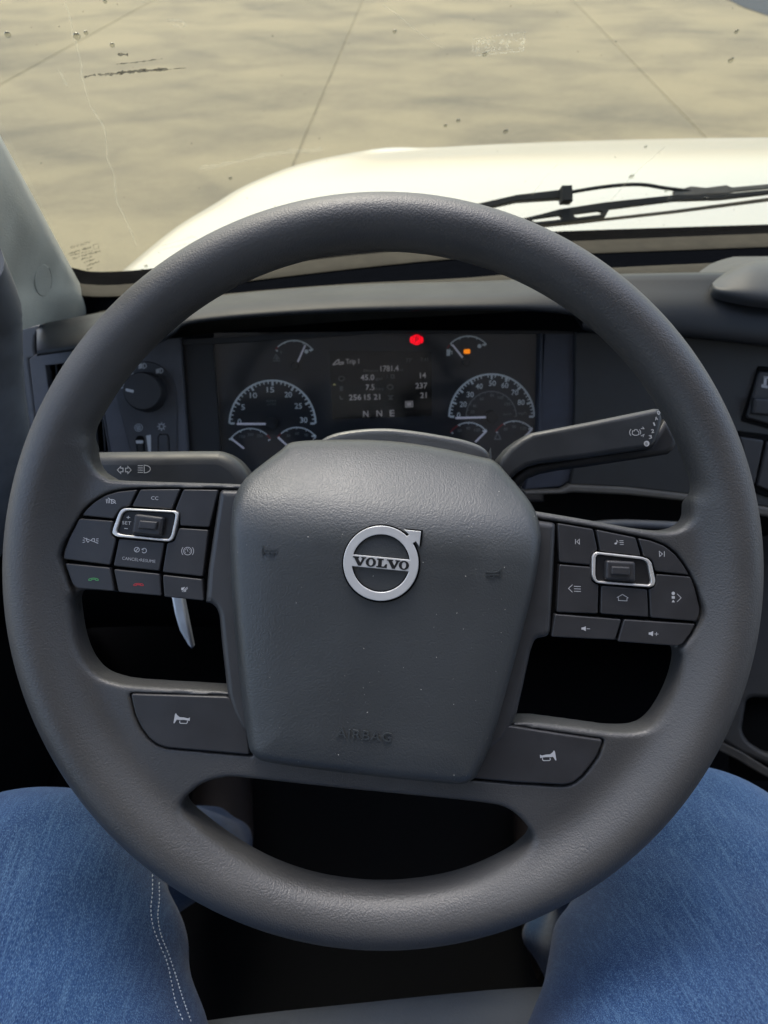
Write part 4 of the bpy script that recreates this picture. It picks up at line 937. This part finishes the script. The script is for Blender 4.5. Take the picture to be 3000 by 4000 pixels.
BR = [((293, 400), (530, 440), (560, 585), (530, 592), (516, 618), (513, 680), (303, 660)),
      ((543, 442), (805, 495), (840, 620), (568, 588)),
      ((815, 498), (900, 515), (990, 550), (1060, 605), (1110, 670), (1155, 745), (928, 720), (908, 652), (890, 633), (852, 620)),
      ((303, 668), (513, 685), (520, 775), (538, 792), (565, 800), (560, 995), (285, 985)),
      ((575, 805), (880, 830), (890, 1018), (570, 995)),
      ((932, 730), (1160, 748), (1190, 830), (1222, 960), (1218, 1000), (1200, 1045), (895, 1020), (886, 832), (915, 820), (932, 795)),
      ((275, 990), (715, 1025), (672, 1165), (250, 1145)),
      ((725, 1025), (1195, 1055), (1160, 1120), (1110, 1190), (1070, 1205), (680, 1175))]
bl = [button(p, KL) for p in BL]; br = [button(p, KR) for p in BR]
for b_, t_ in zip(bl, ("fog lamp button", "button marked CC", "blank button", "lane keeping button", "cancel and resume button", "speed limiter button", "button with green phone", "button with red phone", "mute button")): b_["label"] = t_
for b_, t_ in zip(br, ("previous track button", "music list button", "next track button", "back to menu button", "home button", "forward shapes button", "volume down button", "volume up button")): b_["label"] = t_
def bezel(K, outer, inner, roller, hl):
    ic_ = (sum(p[0] for p in inner)/len(inner), sum(p[1] for p in inner)/len(inner))
    plate("roller_bezel", [round_poly(FW.pts(K(*outer), HB+.001), .002), round_poly(FW.pts(K(*[(ic_[0]+(x-ic_[0])*1.03, ic_[1]+(y-ic_[1])*1.05) for x, y in inner]), HB+.001), .0016)], HP-.004, HB+.0014, .0006, M_edge, whl, 50, 3)
    plate("roller_well", [FW.pts(K(*inner), HB)], HP-.005, HB-.0006, .0003, M_black, whl)
    r_ = plate("roller", [round_poly(FW.pts(K(*roller), HB+.003), .0018)], HP-.004, HB+.0035, .0016, M_btn, whl, 60, 4)
    m = lambda t: [(x*t+sum(p[0] for p in roller)/4*(1-t), y*t+sum(p[1] for p in roller)/4*(1-t)) for x, y in roller]
    plate("grip", [round_poly(FW.pts(K(*[(a, b-(b-sum(p[1] for p in roller)/4)*.30) for a, b in m(.62)]), HB+.005), .0008)], HB+.003, HB+.0055, .0010, M_btn, r_, 60, 3)
bezel(KL, ((810, 306), (1135, 324), (1160, 338), (1152, 385), (1127, 495), (1108, 520), (1080, 523), (755, 492), (727, 472), (732, 440), (768, 342), (785, 316)), ((825, 326), (1118, 340), (1132, 352), (1128, 380), (1105, 480), (1092, 500), (1075, 503), (790, 474), (764, 464), (762, 448), (797, 345)), ((872, 343), (1062, 366), (1042, 492), (853, 470)), HB)
bezel(KR, ((542, 590), (840, 622), (885, 637), (904, 660), (930, 778), (922, 808), (890, 820), (558, 794), (534, 780), (517, 742), (519, 616)), ((560, 612), (835, 642), (862, 652), (876, 672), (896, 780), (885, 800), (560, 775), (549, 758), (545, 730), (547, 630)), ((610, 645), (800, 655), (803, 785), (605, 770)), HB)
# printed symbols on the buttons
HI = HB+.0002
def ic(b_, K, lines=(), w_=2.4, fills=(), mat=M_white, name="symbol"):
    return icon(name, FW, HI, mat, b_, [K(*l) for l in lines], w_, [K(*f) for f in fills])
def carc(cx, cy, rx, ry, a0, a1, n=14): return tuple(arc((cx, cy), rx, ry, a0, a1, n))
ic(bl[0], KL, [((688, 247), (692, 275)), ((698, 247), (702, 275)), ((708, 248), (711, 275)), ((722, 250),)+carc(722, 263, 24, 13, 90, -90)+((722, 250),), ((700, 240), (752, 277))])
fit_text("symbol", "CC", FW, HI, KL((980, 251))[0], KL((1026, 254))[0], 13.5, M_white, bl[1], bold=-.005)
ic(bl[3], KL, [((540, 498), (552, 502)), ((536, 514), (550, 514)), ((536, 530), (552, 525)), ((638, 505), (622, 508)), ((638, 520), (622, 518)), ((636, 535), (622, 530)), ((540, 498), (636, 534)), ((562, 500), (560, 515), (570, 528), (578, 520)), ((590, 515), (600, 505), (612, 505), (612, 525))])
ic(bl[4], KL, [carc(887, 576, 16, 15, 0, 360, 18), ((877, 588), (898, 564)), carc(934, 582, 15, 15, 130, -150, 14), ((918, 575), (930, 568)), ((918, 575), (932, 578))], 2.6)
fit_text("symbol", "CANCEL•RESUME", FW, HI, KL((792, 640))[0], KL((1007, 662))[0], 12, M_white, bl[4], bold=-.01)
ic(bl[5], KL, [carc(1216, 585, 26, 25, 0, 360, 24), carc(1216, 585, 39, 38, 140, 220, 8), carc(1216, 585, 39, 38, -40, 40, 8), ((1218, 588), (1212, 572))]+[((1216+21*math.cos(a), 585-21*math.sin(a)), (1216+15*math.cos(a), 585-15*math.sin(a))) for a in [math.pi*(-.2+k*.2) for k in range(8)]], 2)
ph = lambda cx, cy: ((cx-31, cy+6), (cx-31, cy), (cx-22, cy-6), (cx, cy-9), (cx+22, cy-6), (cx+31, cy), (cx+31, cy+6), (cx+14, cy+5), (cx+13, cy-1), (cx-13, cy-1), (cx-14, cy+5), (cx-31, cy+6))
ic(bl[6], KL, [ph(606, 769)], 2, mat=M_green)
ic(bl[7], KL, [ph(898, 803), ((880, 802), (915, 806))], 2, mat=M_red)
ic(bl[8], KL, [((1180, 848), (1215, 818)), ((1190, 850), (1217, 826))], 2.2, [((1175, 822), (1186, 822), (1200, 816), (1186, 838), (1175, 838)), ((1203, 832), (1206, 850), (1192, 844))])
t = fit_text("symbol", "SET", FW, HB+.0002, KL((792, 411))[0], KL((850, 415))[0], 13, M_white, whl, bold=-.005)
icon("symbol", FW, HB+.0002, M_white, whl, [KL((820, 366), (843, 368)), KL((832, 357), (830, 377)), KL((806, 438), (829, 440))], 2.4)
ic(br[0], KR, [((411, 508), (411, 540)), ((437, 508), (437, 540), (420, 524), (437, 508))])
ic(br[1], KR, [((695, 518), (722, 518)), ((697, 530), (724, 530)), ((699, 542), (724, 542)), ((679, 536), (679, 514), (688, 528))], 2.2, [carc(672, 536, 8, 6, 0, 360, 10)[:-1]])
ic(br[2], KR, [((987, 586), (987, 622)), ((954, 586), (975, 604), (957, 620), (954, 586))])
ic(br[3], KR, [((392, 803), (366, 827), (392, 852)), ((402, 813), (446, 815)), ((402, 829), (446, 831)), ((402, 845), (446, 847))])
ic(br[4], KR, [((682, 885), (716, 866), (752, 888), (745, 891), (745, 908), (690, 905), (690, 887), (682, 885))])
ic(br[5], KR, [((1070, 862), (1096, 888), (1070, 914))], 2.4, [carc(1045, 859, 11, 11, 0, 360, 14)[:-1], ((1035, 876), (1055, 877), (1055, 894), (1035, 893)), ((1045, 900), (1056, 917), (1034, 917))])
ic(br[6], KR, [((484, 1088), (505, 1089))], 2.2, [((450, 1080), (460, 1080), (478, 1072), (478, 1104), (460, 1094), (450, 1094))])
ic(br[7], KR, [((924, 1122), (949, 1123)), ((937, 1110), (935, 1134))], 2.2, [((886, 1112), (896, 1112), (915, 1104), (913, 1137), (896, 1127), (886, 1127))])
# horn pads
hl_ = plate("horn_pad", [round_poly(FW.pts(KBL((848, 16), (1480, 36), (1600, 200), (1620, 412), (1080, 366), (1022, 346), (970, 306), (920, 240), (880, 160), (858, 72)), HP+.001), .002)], HP-.006, HP+.0015, .0012, M_btn, whl, 50, 3)
hr_ = plate("horn_pad", [round_poly(FW.pts([(1930, 2826), (2180, 2865), (2352, 2890), (2350, 2908), (2331, 2953), (2301, 2995), (2271, 3031), (2241, 3056), (2205, 3066), (2018, 3056), (1820, 3038)], HP+.001), .002)], HP-.006, HP+.0015, .0012, M_btn, whl, 50, 3)
hl_["label"] = "left horn pad"; hr_["label"] = "right horn pad"
def horn(K, s):   # s: mirrors the little trumpet
    def m(*L): return K(*[(1180+s*(x-1180), y) if K is KBL else (232-s*(x-1180), y+241) for x, y in L])
    return m
for hp, K in ((hl_, KBL), (hr_, KBR)):
    mm = horn(K, 1)
    icon("horn_symbol", FW, HP+.0018, M_white, hp, [mm((1166, 190), (1164, 203), (1170, 208), (1208, 209), (1214, 203), (1215, 190))], 3.0, [mm((1140, 142), (1148, 155), (1165, 168), (1192, 170), (1192, 186), (1160, 186), (1146, 184), (1130, 208), (1124, 207), (1134, 150)), mm((1192, 170), (1218, 176), (1231, 170), (1229, 193), (1216, 189), (1192, 186))])
# hub housing behind the airbag cover
HUB = FW.pts(KL((1426, 186), (1560, 190))+[(1100, 1880), (1900, 1960)]+KR((120, 378), (284, 402), (270, 700), (248, 1108), (225, 1140), (150, 1150), (120, 1230), (75, 1440), (30, 1640))+[(1998, 2830), (1973, 2885), (1897, 2945), (1500, 2950), (1000, 2900)]+[(940, 2842), (906, 2775), (888, 2704), (868, 2523), (856, 2400), (845, 2372), (825, 2356), (803, 2354)]+KL((1350, 700)), .003)
plate("hub_housing", [round_poly(HUB, .003)], -.045, HP+.002, .004, M_hub, whl, 60, 4)

# airbag cover
AB = [((1138, 1722), -.012), ((1306, 1713), -.014), ((1500, 1716), -.014), ((1686, 1739), -.014), ((1880, 1780), -.012), ((1943, 1798), -.010), ((2015, 1869), .002), ((2074, 1950), .004), ((2104, 2009), .008), ((2116, 2072), .008), ((2116, 2123), .008), ((2091, 2274), .008), ((2040, 2477), .008), ((1981, 2696), .008), ((1922, 2899), .008), ((1870, 3015), .008), ((1850, 3040), .008), ((1821, 3056), .008), ((1770, 3060), .008), ((1475, 3030), .008), ((1180, 2996), .008), ((1040, 2975), .008), ((1005, 2963), .008), ((981, 2940), .008), ((965, 2899), .008), ((939, 2705), .008), ((910, 2409), .008), ((897, 2156), .008), ((901, 2004), .008), ((918, 1937), .004), ((952, 1869), .002), ((1019, 1810), -.004), ((1090, 1755), -.009)]
AP = [FW.loc(p, h) for p, h in AB]
AP = [(p.x, p.y) for p in catmull(AP, 3, True)]
HA = .0010
ax_, ay_, az_ = grid3(min(p[0] for p in AP)-.004, max(p[0] for p in AP)+.004, min(p[1] for p in AP)-.004, max(p[1] for p in AP)+.004, -.046, .030, HA)
X2, Y2 = np.meshgrid(ax_, ay_, indexing='ij'); s2d = sd_poly(AP, X2, Y2)
e1, e2 = Vector(FW.loc((930, 2040), .02)), Vector(FW.loc((2090, 2140), .02)); bd = (e2-e1).normalized(); bn = Vector((-bd.y, bd.x))
tt = (X2-e1.x)*bn.x+(Y2-e1.y)*bn.y                     # distance above the fold where the face rolls over
dn = np.clip(-tt, 0, None)
front = .026-.00035*np.clip((dn-.02)/.1, 0, 1)*10
roll = np.clip(tt+.010, 0, None)
front = front-np.where(roll < .032, roll**2*11.72, .01198+(roll-.032)*.75)
front = front-.0035*np.clip(1-(-s2d)/.03, 0, 1)**2
Mx = (X2-(e1.x+e2.x)/2)
front = front-.0030*(Mx/.09)**2
SD = np.empty((len(ax_), len(ay_), len(az_)), np.float32)
for k, z in enumerate(az_):
    a = s2d+np.clip((z-.004), 0, None)*.16                # flanks draft inwards towards the driver
    b = (z-front)*.85
    d = smax(a, b, .0075)
    SD[:, :, k] = np.maximum(d, -.044-z)
V, Q = surface_nets(SD, (ax_[0], ay_[0], az_[0]), HA)
for _ in range(3):
    e = np.concatenate([Q[:, [0, 1]], Q[:, [1, 2]], Q[:, [2, 3]], Q[:, [3, 0]]]); acc = np.zeros_like(V); ct = np.zeros(len(V))
    np.add.at(acc, e[:, 0], V[e[:, 1]]); np.add.at(ct, e[:, 0], 1); np.add.at(acc, e[:, 1], V[e[:, 0]]); np.add.at(ct, e[:, 1], 1)
    V = V*.5+acc/ct[:, None]*.5
pad = np_mesh("airbag_cover", V, Q, M_pad, whl)
padB = BVHTree.FromPolygons([Vector(v) for v in V], [tuple(int(i) for i in f) for f in Q])
def pad_h(x, y):
    l, n_2, i, t = padB.ray_cast(Vector((x, y, .2)), Vector((0, 0, -1))); return l.z if l else .018
def drape(o, lift):
    for v in o.data.vertices: v.co.z = pad_h(v.co.x, v.co.y)+lift
    o.data.update()
# emblem
ec = FW.loc(KE((797, 680))[0], .021); er = 400/2.765*FW.scale((1488, 2196), .021); ta = R_(-5.4)
# the tilt is measured on the wheel plane, from the bar's own edge
q0, q1 = FW.loc(KE((500, 580))[0], .021), FW.loc(KE((1108, 637))[0], .021); ta = math.atan2(q1[1]-q0[1], q1[0]-q0[0])
def E2(x, y): return (ec[0]+er*(x*math.cos(ta)-y*math.sin(ta)), ec[1]+er*(x*math.sin(ta)+y*math.cos(ta)))
ez = pad_h(*ec)
a0 = math.degrees(math.atan2(.615, .80)); a1 = math.degrees(math.atan2(.77, .61))
outer = [(math.cos(R_(a0-(360-(a1-a0))*k/70)), math.sin(R_(a0-(360-(a1-a0))*k/70))) for k in range(71)]+[(.68, .83), (.53, .95), (.98, .945), (.975, .53), (.868, .667)]
def moon(y0, s):
    a = math.asin(y0/.77); return [(.77*math.cos(a+(math.pi-2*a)*k/30), s*.77*math.sin(a+(math.pi-2*a)*k/30)) for k in range(31)]
grow = lambda P, k: [(x*k, y*k) for x, y in P]
emb = plate("emblem", [[E2(*p) for p in outer], [E2(*p) for p in moon(.165, 1)], [E2(*p) for p in moon(.145, -1)]], ez-.001, ez+.0022, .0004, M_sil, whl, 40, 2)
plate("emblem_recess", [[E2(x*1.045+.008, y*1.045-.012) for x, y in outer], [E2(*p) for p in grow(moon(.175, 1), .97)], [E2(*p) for p in grow(moon(.155, -1), .97)]], ez-.003, ez+.0004, .0, M_gap, whl)
LT = {"V": [[(0, 95), (66, 95), (66, 81), (54, 81), (84, 34), (102, 81), (90, 81), (90, 95), (142, 95), (142, 81), (130, 81), (92, 0), (62, 0), (14, 81), (0, 81)]],
      "O": [[(55+55*math.cos(a*math.pi/12), 47+49*math.sin(a*math.pi/12)) for a in range(24)], [(55+23*math.cos(a*math.pi/12), 47+35*math.sin(a*math.pi/12)) for a in range(24)]],
      "L": [[(0, 95), (72, 95), (72, 81), (55, 81), (55, 14), (78, 14), (98, 42), (112, 42), (112, 0), (0, 0), (0, 14), (16, 14), (16, 81), (0, 81)]]}
for ch, x0 in (("V", -302), ("O", -162), ("L", -46), ("V", 60), ("O", 190)):
    plate("emblem_letter", [[E2((x0+x)/400, (y-44)/400) for x, y in P] for P in LT[ch]], ez+.0015, ez+.0024, 0, M_blackprint, emb)
# moulded lettering and horn marks
def emboss(name, o, lift):
    drape(o, lift); return o
cu_ = bpy.data.curves.new("t", 'FONT'); cu_.body = "AIRBAG"; cu_.size = 1; cu_.extrude = .5; cu_.resolution_u = 3; cu_.space_character = 1.12; cu_.offset = .008
me_ = curve_to_mesh(cu_); co = np.array([v.co for v in me_.vertices]); x0, x1 = co[:, 0].min(), co[:, 0].max()
p0, p1 = Vector(FW.loc(KA((607, 1460))[0], .024)), Vector(FW.loc(KA((862, 1482))[0], .024)); exx = (p1-p0)/(x1-x0); eyy = Vector((-exx.y, exx.x)).normalized()*(36*FW.scale(KA((730, 1450))[0], .024)/.7)
for v, c_ in zip(me_.vertices, co):
    q_ = p0+exx*(c_[0]-x0)+eyy*c_[1]; v.co = (q_.x, q_.y, pad_h(q_.x, q_.y)+(.0009 if c_[2] > 0 else -.001))
M_mould = plain("moulded_relief", (.042, .048, .050), .5, bump=.1)
tm = link("moulded_lettering", me_, M_mould, pad, 30)
import bmesh
def thicken(o, d_):
    m_ = o.modifiers.new("relief", 'SOLIDIFY'); m_.thickness = d_; m_.offset = 0
for K_, c_, s in ((KA, (308, 595), 1), (KA, (1328, 698), -1)):
    def hh(*L): return K_(*[(c_[0]+s*x, c_[1]+y) for x, y in L])
    o = icon("moulded_horn_mark", FW, .02, M_mould, pad, [hh((-36, -28), (-28, -14), (-8, -8), (34, -10)), hh((-36, -28), (-36, 18), (-26, 2), (34, 4)), hh((-6, 4), (-2, 16), (16, 16), (20, 4))], 3.2)
    drape(o, .0005); thicken(o, .0006)
# specks of dust on the wheel
V, Fc = [], []
for k in range(170):
    p = (random.uniform(850, 2150), random.uniform(1760, 3100)) if k < 110 else (random.uniform(200, 2800), random.uniform(1900, 3500))
    x, y = FW.loc(p, .02); z = pad_h(x, y)
    if z == .018:
        continue
    r = random.choice((.00010, .00012, .00016, .00024)); j = len(V)
    V += [(x-r, y-r, z+.0001), (x+r, y-r*.6, z+.0001), (x+r*.7, y+r, z+.0001), (x-r*.5, y+r*.8, z+.0001), (x, y, z+.0001+r)]
    Fc += [(j, j+1, j+4), (j+1, j+2, j+4), (j+2, j+3, j+4), (j+3, j, j+4)]
tag(mesh("dust", V, Fc, plain("dust", (.6, .58, .52), .9, noise=0), whl, 0), kind="stuff")

# ------------------------------------------------------------------ seat, driver
seat = empty("driver_seat", Vector((0, -.2, 1.33)), "dark blue-grey driver seat cushion between the jeans", "seat")
SZ = CAM_P.z-.635
rows = []
for y, dz, wx in ((.145, -.12, .25), (.152, -.06, .255), (.142, -.018, .26), (.11, -.002, .26), (.02, 0, .265), (-.2, .0, .265), (-.45, .0, .26)):
    rows.append([Vector((x*wx, y-.02*abs(x)**3, SZ+dz-.03*max(0, abs(x)-.85)/.15-.006*math.cos(x*3))) for x in (-1, -.85, -.5, 0, .5, .85, 1)])
wc(loft("cushion", rows, M_seat, None, 4, 5, 60), seat)
wc(box("base", (0, -.16, 1.52), (.44, .5, .38), M_carpet, None, .02), seat)

per = empty("person", Vector((0, .1, 1.33)), "seated driver's legs in blue denim jeans either side of the wheel", "person")
# leg skeleton, metres, relative to the eye
def rel(x, y, z): return np.array((x, y, CAM_P.z+z))
legs = [
    [(rel(-.10, -.36, -.56), .105), (rel(-.160, -.05, -.580), .120), (rel(-.262, .202, -.615), .100), (rel(-.258, .30, -.74), .066), (rel(-.20, .42, -1.02), .052)],
    [(rel(.12, -.36, -.56), .115), (rel(.155, -.05, -.580), .130), (rel(.300, .200, -.672), .100), (rel(.292, .26, -.82), .066), (rel(.262, .26, -1.03), .052)]]
H = .0055
lx, ly, lz = grid3(-.42, .47, -.44, .52, CAM_P.z-1.10, CAM_P.z-.43, H)
X, Y, Z = np.meshgrid(lx, ly, lz, indexing='ij')
def cone(a, ra, b, rb):
    ab = b-a; t = np.clip(((X-a[0])*ab[0]+(Y-a[1])*ab[1]+(Z-a[2])*ab[2])/ab.dot(ab), 0, 1)
    return np.sqrt((X-a[0]-ab[0]*t)**2+(Y-a[1]-ab[1]*t)**2+(Z-a[2]-ab[2]*t)**2)-(ra+(rb-ra)*t)
D = None
for L in legs:
    d1 = None
    for (a, ra), (b, rb) in zip(L, L[1:]):
        c = cone(a, ra, b, rb); d1 = c if d1 is None else smin(d1, c, .035)
    D = d1 if D is None else smin(D, d1, .02)
D = smin(D, cone(rel(-.1, -.36, -.56), .12, rel(.12, -.36, -.56), .12), .05)
# soft folds
ridge = lambda a: (1-np.abs(np.sin(a)))**2
fold = -.0052*ridge(16*X+21*Y+1.4*np.sin(12*Y+5*X))*np.clip(.5+.5*np.sin(19*X-11*Y+1), 0, 1)+.0022*np.sin(38*X+52*Y+30*Z+2.2*np.sin(21*Y+9*X))+.0016*np.sin(70*Y-40*X+3*np.sin(17*X))+.0018*np.sin(26*Z-44*Y+2*np.sin(30*X))
wk = np.clip((Y-.08)/.15, 0, 1)
crease = -.0045*np.exp(-((Y-.02+.35*np.abs(X)-.10*np.sin(9*X))/.010)**2)-.0038*np.exp(-((Y-.11+.30*np.abs(X))/.009)**2)-.004*np.exp(-((Y+.10-.2*np.abs(X))/.012)**2)
side = np.clip((CAM_P.z-.50-Z)/.05, 0, 1)
D = D-crease*side*np.clip(.30-np.abs(X), 0, .1)*10+fold*(.45+1.5*wk*np.clip((CAM_P.z-.56-Z)/.1, 0, 1))
V, Q = surface_nets(D.astype(np.float32), (lx[0], ly[0], lz[0]), H)
for _ in range(2):
    e = np.concatenate([Q[:, [0, 1]], Q[:, [1, 2]], Q[:, [2, 3]], Q[:, [3, 0]]]); acc = np.zeros_like(V); ct = np.zeros(len(V))
    np.add.at(acc, e[:, 0], V[e[:, 1]]); np.add.at(ct, e[:, 0], 1); np.add.at(acc, e[:, 1], V[e[:, 0]]); np.add.at(ct, e[:, 1], 1)
    V = V*.5+acc/ct[:, None]*.5
def denim():
    m, n, b = new_mat("denim"); b.inputs["Roughness"].default_value = .85; b.inputs["Specular IOR Level"].default_value = .15
    b.inputs["Sheen Weight"].default_value = .15
    tc = N(n, "ShaderNodeTexCoord")
    def nz(sc, det, rot=0):
        mp = N(n, "ShaderNodeMapping"); mp.inputs["Scale"].default_value = sc; mp.inputs["Rotation"].default_value = (0, 0, rot)
        n.links.new(tc.outputs["Object"], mp.inputs["Vector"])
        t = N(n, "ShaderNodeTexNoise"); t.inputs["Scale"].default_value = 1; t.inputs["Detail"].default_value = det; n.links.new(mp.outputs[0], t.inputs["Vector"]); return t
    def rng(s, lo, hi, a=0, c=1):
        r = N(n, "ShaderNodeMapRange"); r.inputs[1].default_value = lo; r.inputs[2].default_value = hi; r.inputs[3].default_value = a; r.inputs[4].default_value = c; n.links.new(s, r.inputs[0]); return r.outputs[0]
    th_ = nz((2100, 520, 1400), 1, .2); tw = nz((800, 800, 800), 2); sl = nz((520, 9, 90), 3, .06); fade = nz((7, 5, 7), 3)
    def mix(c1, c2, f, bt='MIX'):
        x = N(n, "ShaderNodeMixRGB"); x.blend_type = bt
        if isinstance(f, float): x.inputs[0].default_value = f
        else: n.links.new(f, x.inputs[0])
        for i, c in ((1, c1), (2, c2)):
            if isinstance(c, tuple): x.inputs[i].default_value = c
            else: n.links.new(c, x.inputs[i])
        return x.outputs[0]
    o = mix((.0036, .0175, .063, 1), (.009, .037, .110, 1), rng(fade.outputs["Fac"], .35, .68))
    o = mix(o, (.125, .225, .35, 1), rng(th_.outputs["Fac"], .44, .76, 0, .44))
    o = mix(o, (.006, .02, .06, 1), rng(tw.outputs["Fac"], .50, .72, 0, .45))
    o = mix(o, (.085, .165, .27, 1), rng(sl.outputs["Fac"], .50, .78, 0, .30))
    n.links.new(o, b.inputs["Base Color"])
    bp = N(n, "ShaderNodeBump"); bp.inputs["Strength"].default_value = .45; bp.inputs["Distance"].default_value = .0006
    n.links.new(th_.outputs["Fac"], bp.inputs["Height"]); n.links.new(bp.outputs[0], b.inputs["Normal"]); return m
M_denim = denim()
jeans = wc(np_mesh("jeans", V, Q, M_denim, None), per)
jB = BVHTree.FromPolygons([Vector(v) for v in V], [tuple(int(i) for i in f) for f in Q])
def jhit(p, off):
    d = ray(p).normalized(); l, n2, i, t = jB.ray_cast(CAM_P, d)
    if l is None: return None, None
    if n2.dot(d) > 0: n2 = -n2
    return l+n2*off, n2
M_thread = plain("seam_thread", (.30, .36, .42), .8, noise=.2)
V, Fc = [], []
def seam(P, step, ln, wpx):
    Pc = catmull([Vector(p) for p in P], 40); acc = 0; i = 0
    L = [0]
    for a, b in zip(Pc, Pc[1:]): L.append(L[-1]+(b-a).length)
    s = 0
    def at(s_): k = min(np.searchsorted(L, s_), len(L)-1); return Pc[k]
    while s < L[-1]-ln:
        a, b = at(s), at(s+ln); t = (b-a).normalized(); nn = Vector((-t.y, t.x))*wpx/2
        q = [jhit(a+nn, .0004)[0], jhit(b+nn, .0004)[0], jhit(b-nn, .0004)[0], jhit(a-nn, .0004)[0]]; m_ = jhit((a+b)/2, .0011)[0]
        if None not in q and m_ is not None:
            j = len(V); V.extend(q+[m_]); Fc.extend([(j, j+1, j+4), (j+1, j+2, j+4), (j+2, j+3, j+4), (j+3, j, j+4)])
        s += step
seam(KBL((985, 1190), (985, 1300), (975, 1420), (990, 1530), (1030, 1640), (1080, 1760), (1110, 1900), (1135, 2020), (1190, 2157)), 17, 10, 3.2)
seam(KBL((1028, 1240), (1030, 1350), (1020, 1460), (1040, 1580), (1090, 1710), (1140, 1860), (1180, 1990), (1240, 2157)), 15, 10, 3.4)
tag(wc(mesh("seam_stitching", V, Fc, M_thread, None, 0), per), kind="stuff")
M_shoe = plain("brown_shoe_leather", (.010, .006, .005), .6)
for sx, oy in ((-.20, 0), (.26, -.16)):
    o = wc(tube("shoe", [Vector((sx, .40+oy, CAM_P.z-1.06)), Vector((sx, .46+oy, CAM_P.z-1.07)), Vector((sx*1.05, .56+oy, CAM_P.z-1.085)), Vector((sx*1.08, .66+oy, CAM_P.z-1.095))], [.042, .046, .046, .03], M_shoe, None, 14, 5, (1, .75)), per)
